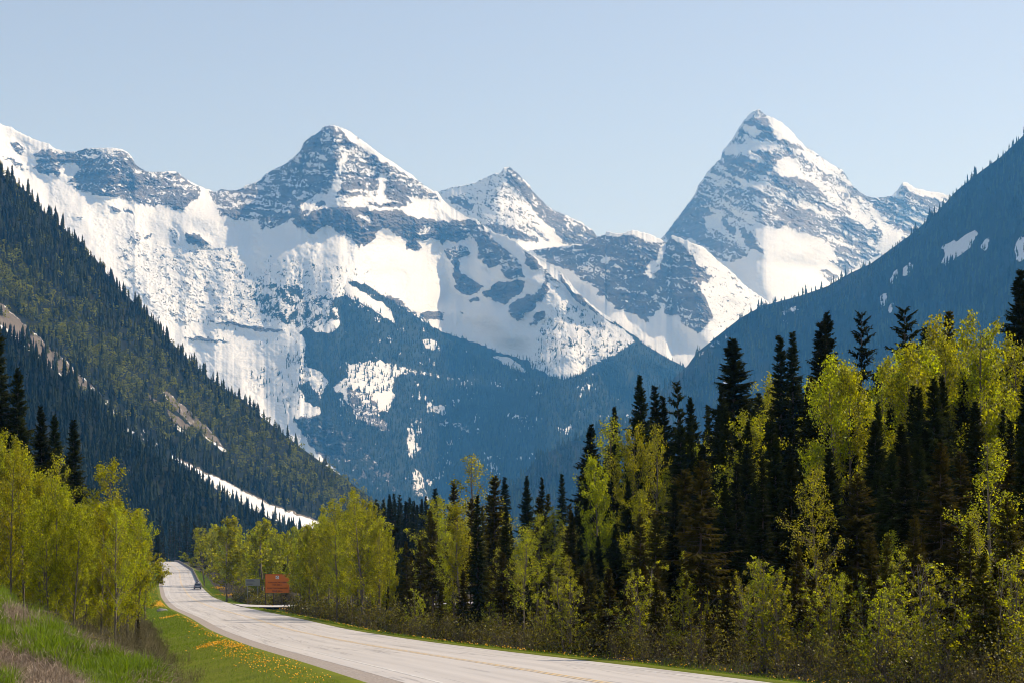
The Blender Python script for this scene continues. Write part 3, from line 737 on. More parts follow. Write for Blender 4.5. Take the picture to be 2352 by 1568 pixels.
def ground_z(x, y):
    x = np.asarray(x, float); y = np.asarray(y, float)
    s = x - road_x(y); z = road_z(y)
    l = -s - HALF_L; r = s - HALF_R
    dz = np.where(l > 0, -0.55 * _sm(l / 4.0) + 0.35 * _sm((l - 5) / 5.0) + 0.012 * np.clip(l - 12, 0, 60), 0.0)
    dz = dz + np.where(r > 0, -0.5 * _sm(r / 3.0) + 0.45 * _sm((r - 3) / 5.0) + 0.012 * np.clip(r - 10, 0, 80), 0.0)
    away = np.clip(np.maximum(l, r) / 4, 0, 1)
    dz = dz + away * (0.10 * perlin(x / 3.1, y / 3.7, 5) + 0.25 * perlin(x / 14, y / 19, 6))
    z = z + dz
    # the bank the photographer stands on
    ex = np.interp(y, [p[0] for p in BANK_EDGE], [p[1] for p in BANK_EDGE])
    ex = ex + 0.5 * perlin(y / 2.3, y * 0 + 3, 8)
    inn = ex - x                                   # metres inside the bank's edge
    crest = -1.0 + 0.10 * (y - 21) + 0.06 * perlin(x / 0.9, y / 0.9, 9) + 0.12 * perlin(x / 2.3, y / 2.6, 10)
    crest = np.where(y < 16, -1.5, crest)
    crest = crest - 0.12 * np.exp(-np.clip(inn, 0, 9) / 0.9)
    m = _sm((inn + 1.6) / 1.6) * _sm((32.5 - y) / 3.0) * _sm((y + 40) / 20)
    z = np.where(inn > -1.6, z * (1 - m) + np.maximum(crest, z) * m, z)
    return z

def build_ground():
    s = np.concatenate([-np.geomspace(5600, 60, 26), np.linspace(-56, -24, 20), np.arange(-23, 10.2, 0.4), np.linspace(11, 40, 28), np.geomspace(44, 5600, 26)])
    y = np.concatenate([np.linspace(-390, -10, 14), np.arange(-6, 70, 0.5), np.arange(70, 200, 1.2), np.arange(200, 880, 4), np.geomspace(884, 12700, 40)])
    S, Y = np.meshgrid(s, y)
    X = np.clip(S + road_x(Y), -5590, 5590)
    Z = ground_z(X, Y)
    nr, nc = X.shape; idx = np.arange(nr * nc).reshape(nr, nc)
    f = np.stack([idx[:-1, :-1], idx[:-1, 1:], idx[1:, 1:], idx[1:, :-1]], -1).reshape(-1, 4)
    under = (S > -HALF_L + 0.6) & (S < HALF_R - 0.6)
    Z = np.where(under, Z - 0.25, Z)
    ex = np.interp(Y, [p[0] for p in BANK_EDGE], [p[1] for p in BANK_EDGE])
    bank = _sm((ex - X + 1.0) / 1.0) * (Y < 33)
    grass = _sm((S + HALF_L + 8.5 + 1.5 * perlin(Y / 9, Y * 0, 3)) / 1.5) * _sm((HALF_R + 3.2 - S) / 2.0)
    grass = np.where((Y > 262) & (Y < 300) & (S > 0), grass * _sm((HALF_R + 3 - S) / 2), grass)
    far = (Y > 1000)
    m, nt = newmat("valley_ground")
    co = N(nt, "ShaderNodeTexCoord").outputs['Object']
    n1 = noise(nt, 0.55, 6, 0.7, co); n2 = noise(nt, 6.0, 5, 0.7, co); n3 = noise(nt, 0.12, 3, 0.5, co)
    gr = ramp(nt, mth(nt, 'ADD', mth(nt, 'MULTIPLY', n1, 0.6), mth(nt, 'MULTIPLY', n2, 0.4)), [(0.32, (0.06, 0.085, 0.003)), (0.52, (0.12, 0.155, 0.004)), (0.7, (0.20, 0.21, 0.008))])
    gr = mixc(nt, mth(nt, 'MULTIPLY', n3, 0.5), gr, (0.15, 0.13, 0.03))
    wd = ramp(nt, n2, [(0.3, (0.020, 0.016, 0.010)), (0.7, (0.075, 0.058, 0.036))])
    dr = ramp(nt, n2, [(0.28, (0.03, 0.02, 0.012)), (0.5, (0.13, 0.085, 0.05)), (0.72, (0.36, 0.27, 0.18))])
    c = mixc(nt, attr(nt, 'grass'), wd, gr)
    c = mixc(nt, attr(nt, 'bank'), c, dr)
    finish(nt, c, 0.95, n2, 0.8, 0.08, 0.1)
    o = mesh_np("ground", np.stack([X, Y, Z], -1).reshape(-1, 3), f, [m], True, {'grass': grass.ravel(), 'bank': bank.ravel()})
    tag(o, kind='structure')

def strip(name, s0, s1, y0, y1, dy, lift, mat, ns=2, wob=0.0, smooth=True, seed=1):
    y = np.arange(y0, y1 + dy, dy); n = len(y)
    a = s0 + (wob * perlin(y / 2.1, y * 0, seed) + wob * 0.8 * perlin(y / 0.7, y * 0, seed + 1) if wob else 0 * y)
    b = s1 + 0 * y
    t = np.linspace(0, 1, ns)[:, None]
    S = a[None] + (b - a)[None] * t
    X = S + road_x(y)[None]; Y = np.repeat(y[None], ns, 0)
    Z = road_z(Y) + lift - 0.012 * np.abs(S) + 0.0
    co = np.stack([X, Y, Z], -1)
    idx = np.arange(ns * n).reshape(ns, n)
    f = np.stack([idx[:-1, :-1], idx[1:, :-1], idx[1:, 1:], idx[:-1, 1:]], -1).reshape(-1, 4)
    return mesh_np(name, co.reshape(-1, 3), f, [mat], smooth, {'across': S.ravel(), 'along': Y.ravel()})

def build_road():
    m, nt = newmat("worn_pale_asphalt")
    cb = N(nt, "ShaderNodeCombineXYZ")
    nt.links.new(attr(nt, 'across'), cb.inputs[0]); nt.links.new(mth(nt, 'MULTIPLY', attr(nt, 'along'), 0.035), cb.inputs[1])
    lanes = noise(nt, 1.1, 6, 0.65, cb.outputs[0], 0.3)
    co = N(nt, "ShaderNodeTexCoord").outputs['Object']
    g = noise(nt, 3.0, 6, 0.7, co); big_n = noise(nt, 0.08, 4, 0.6, co)
    base = ramp(nt, lanes, [(0.28, (0.37, 0.345, 0.33)), (0.45, (0.46, 0.43, 0.405)), (0.62, (0.51, 0.475, 0.445))])
    base = mixc(nt, mth(nt, 'MULTIPLY', g, 0.3), base, (0.33, 0.31, 0.30))
    # tar-filled cracks: long wandering lines
    cb2 = N(nt, "ShaderNodeCombineXYZ")
    nt.links.new(mth(nt, 'MULTIPLY', attr(nt, 'across'), 0.8), cb2.inputs[0]); nt.links.new(mth(nt, 'MULTIPLY', attr(nt, 'along'), 0.016), cb2.inputs[1])
    w = noise(nt, 1.0, 5, 0.6, cb2.outputs[0], 0.8)
    crack = mth(nt, 'SUBTRACT', 1.0, mth(nt, 'MULTIPLY', mth(nt, 'ABSOLUTE', mth(nt, 'SUBTRACT', w, 0.5)), 60.0), True)
    crack = mth(nt, 'MULTIPLY', crack, mth(nt, 'GREATER_THAN', big_n, 0.47))
    base = mixc(nt, mth(nt, 'MULTIPLY', crack, 0.55), base, (0.11, 0.10, 0.10))
    cb3 = N(nt, "ShaderNodeCombineXYZ")
    nt.links.new(mth(nt, 'MULTIPLY', attr(nt, 'across'), 0.8), cb3.inputs[0]); nt.links.new(mth(nt, 'MULTIPLY', attr(nt, 'along'), 0.10), cb3.inputs[1])
    pt = noise(nt, 0.8, 5, 0.6, cb3.outputs[0])
    base = mixc(nt, mth(nt, 'MULTIPLY', mth(nt, 'GREATER_THAN', pt, 0.66), 0.25), base, (0.20, 0.19, 0.19))
    tr = mth(nt, 'ABSOLUTE', mth(nt, 'SUBTRACT', attr(nt, 'across'), 0.35))
    tr = mth(nt, 'ABSOLUTE', mth(nt, 'SUBTRACT', mth(nt, 'ABSOLUTE', mth(nt, 'SUBTRACT', tr, 2.25)), 0.85))
    tr = mth(nt, 'SUBTRACT', 1.0, mth(nt, 'MULTIPLY', tr, 2.4), True)
    base = mixc(nt, mth(nt, 'MULTIPLY', mth(nt, 'MULTIPLY', tr, lanes), 0.45), base, (0.27, 0.25, 0.24))
    finish(nt, base, 0.85, g, 0.2, 0.01, 0.25)
    tag(strip("road", -4.75, 5.7, -60, 880, 1.0, 0.05, m, 15), kind='structure')
    m, nt = newmat("roadside_gravel")
    co = N(nt, "ShaderNodeTexCoord").outputs['Object']
    g = noise(nt, 9.0, 6, 0.8, co)
    finish(nt, ramp(nt, g, [(0.3, (0.17, 0.145, 0.125)), (0.5, (0.31, 0.27, 0.24)), (0.7, (0.45, 0.40, 0.36))]), 0.95, g, 0.7, 0.04, 0.1)
    tag(strip("gravel_shoulder", -HALF_L - 0.1, -4.7, -60, 880, 0.4, 0.045, m, 4, 0.35, seed=41), kind='structure')
    tag(strip("gravel_edge", HALF_R + 0.25, 5.65, -60, 880, 0.4, 0.045, m, 3, 0.3, seed=47), kind='structure')
    # yellow centre line, double and worn
    m, nt = newmat("worn_yellow_paint")
    co = N(nt, "ShaderNodeTexCoord").outputs['Object']
    g = noise(nt, 2.6, 6, 0.8, co)
    finish(nt, mixc(nt, step(nt, mth(nt, 'SUBTRACT', g, 0.50), 0.14), (0.66, 0.44, 0.16), (0.46, 0.42, 0.37)), 0.8)
    for s0 in (0.25, 0.50):
        tag(strip("centre_line", s0, s0 + 0.13, -60, 870, 2.0, 0.056, m, 2), kind='structure')
    m2, nt = newmat("worn_white_paint")
    g = noise(nt, 1.8, 6, 0.8, N(nt, "ShaderNodeTexCoord").outputs['Object'])
    finish(nt, mixc(nt, step(nt, mth(nt, 'SUBTRACT', g, 0.47), 0.12), (0.66, 0.64, 0.60), (0.44, 0.42, 0.40)), 0.8)
    for s0 in (-3.85, 4.35):
        tag(strip("edge_line", s0, s0 + 0.12, -60, 870, 2.0, 0.056, m2, 2), kind='structure')
    # side road leaving on the right in front of the signs
    ss = np.linspace(5.2, 60, 40); tt = np.linspace(0, 1, 10)
    y0 = 268 + 9 * _sm(ss * 0 + (ss - 5.2) / 9); y1 = 300 - 12 * _sm((ss - 5.2) / 10)
    Y = y0[None] + (y1 - y0)[None] * tt[:, None]; S = np.repeat(ss[None], 10, 0); X = S + road_x(Y)
    Z = np.maximum(ground_z(X, Y) + 0.09, road_z(Y) - 0.03 - 0.10 * _sm((S - 6) / 8))
    idx = np.arange(X.size).reshape(X.shape)
    f = np.stack([idx[:-1, :-1], idx[:-1, 1:], idx[1:, 1:], idx[1:, :-1]], -1).reshape(-1, 4)
    o = mesh_np("side_road", np.stack([X, Y, Z], -1).reshape(-1, 3), f, [bpy.data.materials["worn_pale_asphalt"]], True, {'across': S.ravel(), 'along': Y.ravel()})
    tag(o, kind='structure')
build_ground()
build_road()

# ------------------------------------------------------------------ grass, dandelions, dry stalks
def blades(name, x, y, h, w, mat, label, seed, lean=0.35, tints=None, zoff=0.0):
    r = np.random.RandomState(seed); n = len(x); z = ground_z(x, y) + zoff
    a = r.rand(n) * 2 * np.pi; b = r.rand(n) * 2 * np.pi; l = h * lean * r.rand(n) * 1.6
    base = np.stack([x, y, z - 0.02], 1)
    sx, sy = np.cos(a) * w / 2, np.sin(a) * w / 2
    mid = base + np.stack([np.cos(b) * l * 0.35, np.sin(b) * l * 0.35, h * 0.6], 1)
    tip = base + np.stack([np.cos(b) * l, np.sin(b) * l, h * np.sqrt(np.clip(1 - (l / h) ** 2 * 0.6, 0.15, 1))], 1)
    o = np.stack([sx, sy, sx * 0], 1)
    v = np.stack([base - o, base + o, mid + o * 0.7, mid - o * 0.7, tip], 1).reshape(-1, 3)
    i = np.arange(n)[:, None] * 5
    q = i + np.array([[0, 1, 2, 3]]); t = i + np.array([[3, 2, 4]])
    tn = r.rand(n) if tints is None else tints
    return tag(mesh_np(name, v, [q, t], [mat], False, {'tint': np.repeat(tn, 5)}), label, kind='stuff')
def dryness(x, y):
    # where the near bank is bare earth and straw instead of fresh grass
    z = ground_z(x, y); u = 1176 + F * x / y; v = HZ - F * z / y
    wu = u + 26 * fbm(u / 30, v / 22, 3, 5); wv = v + 22 * fbm(u / 30, v / 22, 3, 6)
    d = np.full(u.shape, 0.15)
    for p in ([(0, 1405), (50, 1412), (80, 1440), (60, 1450), (0, 1435)],
              [(-80, 1505), (20, 1500), (80, 1520), (140, 1545), (180, 1580), (250, 1640), (60, 1660), (40, 1590), (0, 1560), (-80, 1540)],
              [(20, 1440), (50, 1470), (60, 1500), (30, 1480)]): d[inpoly(wu, wv, p)] = 1.0
    return d + 0.75 * fbm(x / 0.5, y / 0.8, 2, 14)
def build_grass():
    r = np.random.RandomState(61)
    # bank in front
    y = 10 + 21 * r.rand(200000) ** 1.1; x = (r.uniform(-60, 420, len(y)) - 1176) / F * y
    ex = np.interp(y, [p[0] for p in BANK_EDGE], [p[1] for p in BANK_EDGE])
    inn = ex - x + 0.5 * perlin(y / 2.3, y * 0 + 3, 8) * -1
    green = (inn > -1.4) & (dryness(x, y) < 0.5)
    gx, gy = x[green][:62000], y[green][:62000]
    hh = (0.10 + 0.17 * r.rand(len(gx))) * (0.8 + 0.5 * np.clip(fbm(gx / 0.7, gy / 0.7, 2, 15) + 0.4, 0, 1))
    blades("bank_grass", gx, gy, hh, 0.010 + 0.006 * r.rand(len(gx)), M_grass, "fresh green grass on the near bank", 3, 0.6)
    dry = (inn > -1.2) & (dryness(x, y) > 0.3) & (r.rand(len(x)) < 0.8)
    dx, dy = x[dry][:34000], y[dry][:34000]
    blades("dry_grass", dx, dy, 0.06 + 0.22 * r.rand(len(dx)), 0.006 + 0.005 * r.rand(len(dx)), M_straw, "dry straw and dead stalks on the near bank", 4, 1.5)
    # verges
    y = 30 + 620 * r.rand(260000) ** 2.1
    left_side = r.rand(len(y)) < 0.66
    s = np.where(left_side, -HALF_L - 0.1 - 9.5 * r.rand(len(y)), HALF_R + 0.35 + 3.0 * r.rand(len(y)) ** 1.3)
    ok = ~((y > 264) & (y < 303) & (s > 0))
    x = s + road_x(y); ok &= np.abs((x / y) * F) < 1300
    x, y = x[ok], y[ok]
    sc = np.clip(y / 90, 0.6, 4)
    blades("verge_grass", x, y, (0.07 + 0.09 * r.rand(len(x))) * np.clip(sc, 0.8, 1.8), 0.012 * sc, M_grass, "short green grass along both road verges", 6, 0.7)
    # taller tufts at the foot of the right-hand wood
    y = 45 + 260 * r.rand(22000) ** 1.5; s = HALF_R + 2.0 + 2.4 * r.rand(len(y)); x = s + road_x(y)
    ok = (fbm(x / 3, y / 5, 2, 19) > 0.02) & ~((y > 262) & (y < 303)); x, y = x[ok], y[ok]
    blades("tall_grass", x, y, 0.15 + 0.3 * r.rand(len(x)), 0.018 * np.clip(y / 90, 0.7, 3), M_grass, "taller yellow-green grass at the foot of the wood", 7, 0.5, 0.5 * r.rand(len(x)))
def build_dandelions():
    r = np.random.RandomState(71); X, Y = [], []
    def add(u0, v0, su, sv, n, ang=0.0):
        a = r.normal(size=n) * su; b = r.normal(size=n) * sv
        X.append(u0 + a * math.cos(ang) - b * math.sin(ang)); Y.append(v0 + a * math.sin(ang) + b * math.cos(ang))
    for q in ((374, 1386, 9, 3.2, 700, 0), (362, 1391, 14, 2, 130, -.1), (485, 1484, 18, 2, 150, -.25), (540, 1487, 22, 4, 170, .05), (392, 1417, 14, .8, 60, -.2),
              (430, 1421, 18, 4, 50, .5), (470, 1448, 22, 5, 60, .55), (545, 1500, 40, 14, 170, .4), (620, 1530, 50, 16, 150, .35), (355, 1355, 5, 12, 90, 0), (349, 1312, 2, 12, 90, 0),
              (503, 1350, 9, 2, 160, 0), (536, 1366, 26, 1.6, 220, 0), (690, 1550, 50, 10, 60, .3), (500, 1460, 30, 4, 40, .6), (650, 1398, 30, 2, 90, .2)):
        add(*q)
    u, v = np.concatenate(X), np.concatenate(Y)
    # meet the ground along each line of sight
    d = np.full(len(u), 30.0); hit = np.zeros(len(u), bool)
    for dd in np.arange(30, 700, 0.8):
        below = ((HZ - v) / F * dd < ground_z((u - 1176) / F * dd, np.full(len(u), dd))) & ~hit
        d[below] = dd; hit |= below
    x, y = (u - 1176) / F * d, d
    s = x - road_x(y); ok = hit & ((s < -HALF_L) | (s > HALF_R + 0.3)); x, y = x[ok], y[ok]
    yy = 45 + 250 * r.rand(900) ** 1.4; xx = HALF_R + 0.4 + 3 * r.rand(900) + road_x(yy)
    keep = ~((yy > 262) & (yy < 303)); x, y = np.concatenate([x, xx[keep]]), np.concatenate([y, yy[keep]])
    n = len(x); z = ground_z(x, y) + 0.10 + 0.08 * r.rand(n); c = np.stack([x, y, z], 1)
    rad = (0.018 + 0.010 * r.rand(n)) * np.clip(y / 55, 1, 3.5)
    k = 6; th = np.arange(k) / k * 2 * np.pi
    nrm = rdir(n, r); nrm[:, 2] = np.abs(nrm[:, 2]) + 0.3; nrm[:, 1] -= 0.5; nrm /= np.linalg.norm(nrm, axis=1)[:, None]
    e1 = perp(nrm, r); e2 = np.cross(nrm, e1)
    ring = c[:, None] + rad[:, None, None] * (np.cos(th)[None, :, None] * e1[:, None] + np.sin(th)[None, :, None] * e2[:, None])
    v = np.concatenate([ring, (c + nrm * rad[:, None] * 0.4)[:, None]], 1).reshape(-1, 3)
    i = np.arange(n)[:, None] * (k + 1)
    t = np.concatenate([i + np.array([[j, (j + 1) % k, k]]) for j in range(k)])
    m = leaf_material("dandelion_petals", (0.9, 0.42, 0.002), (0.95, 0.5, 0.004), (1, 1, 1), 0.1, tmix=0.25)
    tag(mesh_np("dandelions", v, t, [m], False, {'tint': np.full(len(v), .5)}), "orange-yellow dandelions in patches on the verges", kind='stuff')
build_grass()
build_dandelions()
# ------------------------------------------------------------------ near trees: shared meshes
def hidden(o):
    COL.objects.unlink(o); return o
def make_aspen(seed, H=10.0, n_leaf=9000, leaf=0.075, width=1.0, base=0.16, stems=1, bare=0.0, upright=0.75):
    """slender broadleaf: trunk with steep side branches, twigs, separate leaves"""
    r = np.random.RandomState(seed); paths = []; segs = []
    for st in range(stems):
        off = np.array([r.normal() * 0.25 * (stems > 1), r.normal() * 0.25 * (stems > 1), 0]); hh = H * (1 if st == 0 else r.uniform(.6, .92))
        lean = np.array([r.normal() * 0.03 + (0.10 * r.normal() if stems > 1 else 0), r.normal() * 0.03 + (0.10 * r.normal() if stems > 1 else 0)])
        k = 14; t = np.linspace(0, 1, k); wob = np.cumsum(r.normal(size=(k, 2)) * 0.035, 0)
        tp = np.stack([off[0] + (lean[0] * t * hh) + wob[:, 0], off[1] + (lean[1] * t * hh) + wob[:, 1], t * hh - 0.15], 1)
        rad = 0.011 * hh * (1 - t) ** 0.8 + 0.008
        paths.append((tp, rad))
        nb = int(42 * hh / 10)
        for i in range(nb):
            f = base + (0.97 - base) * (i + r.rand()) / nb
            p0 = np.array([np.interp(f, t, tp[:, j]) for j in range(3)])
            az = r.rand() * 2 * np.pi
            fr_ = (f - base) / (1 - base); prof = (1 - fr_) ** 0.62 * min(1.0, 0.45 + 2.2 * fr_) * 1.18
            L = hh * 0.25 * width * prof * r.uniform(0.6, 1.15) + 0.25
            el = radians(r.uniform(18, 42) + 26 * f * upright)
            d = np.array([math.cos(az) * math.cos(el), math.sin(az) * math.cos(el), math.sin(el)])
            kk = 6; tt = np.linspace(0, 1, kk)[:, None]
            bp = p0 + d * L * tt + np.array([0, 0, 1]) * L * 0.22 * tt ** 2 + np.cumsum(r.normal(size=(kk, 3)) * 0.02 * L, 0) * (tt > 0)
            br = np.linspace(0.0035 * hh * (1 - f) + 0.008, 0.003, kk)
            paths.append((bp, br)); segs.append((bp, L))
            for j in range(5):
                g = r.uniform(0.3, 1); q0 = np.array([np.interp(g, tt[:, 0], bp[:, m]) for m in range(3)])
                dd = d + r.normal(size=3) * 0.6; dd[2] = abs(dd[2]) * 0.6 + 0.1; dd /= np.linalg.norm(dd); l2 = L * r.uniform(.2, .42)
                sp = q0 + dd * l2 * np.linspace(0, 1, 3)[:, None]
                paths.append((sp, np.array([0.006, 0.004, 0.002]))); segs.append((sp, l2))
    tv, tq = tubes(paths, 4)
    # leaves sit in tufts along the outer part of every twig
    w = np.array([s[1] for s in segs]) + 0.1; w /= w.sum()
    nt_ = max(60, n_leaf // 12); pick = r.choice(len(segs), nt_, p=w); tt = r.uniform(0.22, 1.05, nt_) ** 0.8
    cen = np.empty((nt_, 3))
    for j in range(nt_):
        bp = segs[pick[j]][0]; q = np.linspace(0, 1, len(bp)); g = min(1, tt[j])
        cen[j] = [np.interp(g, q, bp[:, m]) for m in range(3)]
    drop = r.rand(nt_) > bare; cen = cen[drop]
    per = n_leaf // nt_ + 1
    c = np.repeat(cen, per, 0) + r.normal(size=(len(cen) * per, 3)) * np.array([0.11, 0.11, 0.12]) * H / 10
    n = len(c); d = rdir(n, r, 0.8); e = perp(d, r); s = leaf * r.uniform(0.6, 1.25, n)[:, None] * 0.62
    lv, lq = quads_from(c, d * s, e * s * 0.85)
    tint = np.repeat(np.clip(np.repeat(r.rand(len(cen)), per) * 0.5 + r.rand(n) * 0.6, 0, 1) ** 1.35, 4)
    crown = hidden(mesh_np("crown", lv, lq, [M_aspen], False, {'tint': tint}))
    trunk = hidden(mesh_np("trunk", tv, tq, [M_abark], True))
    return crown, trunk

def make_spruce(seed, H=20.0, R=2.6, gap=0.42, base=0.05, per=(5, 8), droop=0.25, power=0.8, twigs=8, mat=None, ragged=0.25, tuft=1.0, dead=0.0):
    """conifer: whorled boughs with hanging side sprays"""
    r = np.random.RandomState(seed); O, D, L, E = [], [], [], []
    z = base * H; paths = []
    k = 12; t = np.linspace(0, 1, k); wob = np.cumsum(r.normal(size=(k, 2)) * 0.03, 0)
    tp = np.stack([wob[:, 0], wob[:, 1], t * H * 0.99 - 0.2], 1)
    paths.append((tp, 0.0105 * H * (1 - t) ** 0.85 + 0.012))
    while z < H * 0.985:
        f = z / H; rel = (1 - f) / (1 - base)
        rr = R * rel ** power * (1 if f > base + 0.10 else 0.75)
        lump = 1 + ragged * r.normal() * 0.6
        for b in range(r.randint(*per)):
            az = r.rand() * 2 * np.pi
            l = max(0.12, rr * lump * r.uniform(1 - ragged, 1 + ragged * 0.6))
            el = radians(np.interp(f, [0, 0.5, 0.85, 1], [-22, -8, 18, 45]) + r.normal() * 6)
            O.append((np.interp(f, t, tp[:, 0]), np.interp(f, t, tp[:, 1]), z + r.uniform(-.15, .15))); D.append((az, el)); L.append(l); E.append(f)
        z += gap * (0.55 + 0.75 * rel) * r.uniform(0.75, 1.3)
    O, L, E = np.array(O), np.array(L), np.array(E); az = np.array([d[0] for d in D]); el = np.array([d[1] for d in D])
    hd = np.stack([np.cos(az), np.sin(az), 0 * az], 1); lat = np.stack([-np.sin(az), np.cos(az), 0 * az], 1)
    def at(q):   # q (nb,m)
        h = L[:, None] * q
        zz = h * np.tan(el)[:, None] * 0.9 + (q ** 2) * L[:, None] * (droop * 0.9) - q * L[:, None] * droop
        return O[:, None] + hd[:, None] * h[..., None] + np.stack([0 * zz, 0 * zz, zz], -1)
    nb = len(L); m = twigs * 2
    q = np.tile((np.arange(twigs) + 0.5) / twigs, 2)[None] * 0.92 + 0.10 + r.uniform(-.04, .04, (nb, m))
    side = np.where(np.arange(m) < twigs, 1.0, -1.0)[None]
    p = at(q)
    tl = (0.34 * L[:, None] * (1.12 - q) + 0.13) * r.uniform(0.6, 1.3, (nb, m)) * tuft
    dirv = hd[:, None] * r.uniform(0.5, 1.0, (nb, m))[..., None] + lat[:, None] * (side * r.uniform(0.35, 0.95, (nb, m)))[..., None]
    dirv[..., 2] += -0.35 + 0.5 * (E[:, None] > 0.85) + r.normal(size=(nb, m)) * 0.22
    dirv /= np.linalg.norm(dirv, axis=2)[..., None]
    c = p.reshape(-1, 3); dv = dirv.reshape(-1, 3); l = tl.reshape(-1, 1)
    up = np.zeros_like(dv); up[:, 2] = 1
    wv = np.cross(dv, rdir(len(dv), r) * 0.7 + up); wv /= np.linalg.norm(wv, axis=1)[:, None] + 1e-9
    wd = np.clip(l * 0.17, 0.035, 0.13)
    a0 = c - dv * l * 0.08; a1 = c + dv * l * 0.45
    v1 = np.stack([a0, a1 + wv * wd, c + dv * l, a1 - wv * wd], 1).reshape(-1, 3)
    # hanging sprays under each bough
    hg = np.zeros_like(dv); hg[:, 2] = -1; hg += r.normal(size=dv.shape) * 0.35
    hl = l * 0.55; w2 = perp(hg, r) * wd * 0.9
    v2 = np.stack([c, c + hg * hl * 0.5 + w2, c + hg * hl, c + hg * hl * 0.5 - w2], 1).reshape(-1, 3)
    v = np.concatenate([v1, v2]); n = len(v) // 4
    qd = np.arange(n * 4).reshape(n, 4)
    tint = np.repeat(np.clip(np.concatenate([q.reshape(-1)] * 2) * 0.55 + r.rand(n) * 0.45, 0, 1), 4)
    # boughs
    for i in range(0, nb, 2):
        bp = at(np.array([[0, 0.35, 0.7, 1.0]] * nb))[i] if False else None
    qq = np.array([[0.0, 0.33, 0.66, 0.95]]).repeat(nb, 0); bpts = at(qq)
    for i in range(nb): paths.append((bpts[i], np.array([1, .7, .45, .2]) * (0.010 + 0.009 * L[i])))
    if dead:
        for i in range(int(18 * dead)):
            a = r.rand() * 6.28; l_ = r.uniform(.4, 1.3); zb = base * H * r.uniform(.25, 1.0)
            e_ = np.array([math.cos(a), math.sin(a), r.uniform(-.3, .2)])
            paths.append((np.array([[0, 0, zb]]) + e_ * l_ * np.linspace(0, 1, 3)[:, None], np.array([.015, .01, .004])))
    tv, tq = tubes(paths, 4)
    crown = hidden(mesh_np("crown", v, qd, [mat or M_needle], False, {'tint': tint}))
    trunk = hidden(mesh_np("trunk", tv, tq, [M_bark], True))
    return crown, trunk

KINDS = {
 'aspen': ('aspen_tree', 'broadleaf tree', 10.0, [make_aspen(s, 10, 9500, 0.078, w, b) for s, w, b in ((1, .9, .22), (2, 0.7, .3), (3, 1.05, .15), (4, 0.8, .25), (5, .95, .35))]),
 'aspenfar': ('aspen_tree', 'broadleaf tree', 10.0, [make_aspen(s, 10, 5200, 0.14, w, 0.14) for s, w in ((11, 1.1), (12, 0.95), (13, 1.25))]),
 'sparse': ('aspen_tree', 'broadleaf tree', 10.0, [make_aspen(s, 10, 5000, 0.075, w * .85, 0.28, 1, 0.2) for s, w in ((21, 1.0), (22, 1.2), (23, 0.8))]),
 'birch': ('birch_shrub', 'shrub', 5.0, [make_aspen(s, 5, 3300, 0.07, 1.3, 0.05, 4, 0.1, 1.1) for s in (31, 32, 33)]),
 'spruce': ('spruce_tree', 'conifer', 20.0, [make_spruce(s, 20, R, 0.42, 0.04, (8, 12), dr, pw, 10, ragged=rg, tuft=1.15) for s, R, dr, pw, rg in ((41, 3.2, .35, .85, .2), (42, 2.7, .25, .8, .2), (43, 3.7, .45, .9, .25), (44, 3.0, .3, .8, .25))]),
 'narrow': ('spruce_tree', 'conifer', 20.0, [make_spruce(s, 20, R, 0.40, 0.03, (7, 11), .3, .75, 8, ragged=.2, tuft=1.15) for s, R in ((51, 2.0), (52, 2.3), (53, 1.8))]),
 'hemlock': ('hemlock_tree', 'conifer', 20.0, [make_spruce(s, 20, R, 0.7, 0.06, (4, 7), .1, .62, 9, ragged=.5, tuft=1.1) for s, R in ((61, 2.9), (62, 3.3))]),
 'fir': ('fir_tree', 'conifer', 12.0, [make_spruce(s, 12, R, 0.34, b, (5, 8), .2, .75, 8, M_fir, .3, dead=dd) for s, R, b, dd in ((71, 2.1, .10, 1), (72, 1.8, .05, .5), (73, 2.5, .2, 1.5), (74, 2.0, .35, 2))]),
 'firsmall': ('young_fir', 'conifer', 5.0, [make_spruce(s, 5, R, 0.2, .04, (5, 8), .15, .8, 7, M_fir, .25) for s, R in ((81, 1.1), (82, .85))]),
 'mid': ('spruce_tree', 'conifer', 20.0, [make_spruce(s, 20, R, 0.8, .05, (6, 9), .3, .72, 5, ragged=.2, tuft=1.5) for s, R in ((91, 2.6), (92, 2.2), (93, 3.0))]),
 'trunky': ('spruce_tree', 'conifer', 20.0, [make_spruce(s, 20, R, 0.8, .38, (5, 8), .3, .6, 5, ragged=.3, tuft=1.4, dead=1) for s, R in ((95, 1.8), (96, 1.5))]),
}
PR = np.random.RandomState(3)
def plant(kind, x, y, height, label, group=None, wide=1.0, cat=None, variant=None, lean=0.0):
    name, ct, H, meshes = KINDS[kind]
    cr, tr = meshes[PR.randint(len(meshes)) if variant is None else variant % len(meshes)]
    s = height / H
    root = bpy.data.objects.new(name, None); COL.objects.link(root); root.empty_display_size = 0.5
    root.location = (x, y, float(ground_z(x, y)) - 0.02)
    root.rotation_euler = (PR.normal() * 0.015, lean + PR.normal() * 0.02, PR.rand() * 6.283)
    root.scale = (s * wide, s * wide, s)
    for src in (cr, tr):
        c = src.copy(); COL.objects.link(c); c.parent = root; c.name = src.name.split('.')[0]
    tag(root, label, cat or ct, group)
    return root
def at_uv(kind, u, vtop, d, label, group=None, wide=1.0, **kw):
    """plant a tree whose top stands at row vtop as seen from the road bank, d metres off"""
    x = (u - 1176) / F * d; zt = (HZ - vtop) / F * d
    return plant(kind, x, d, max(0.8, zt - float(ground_z(x, d))), label, group, wide, **kw)
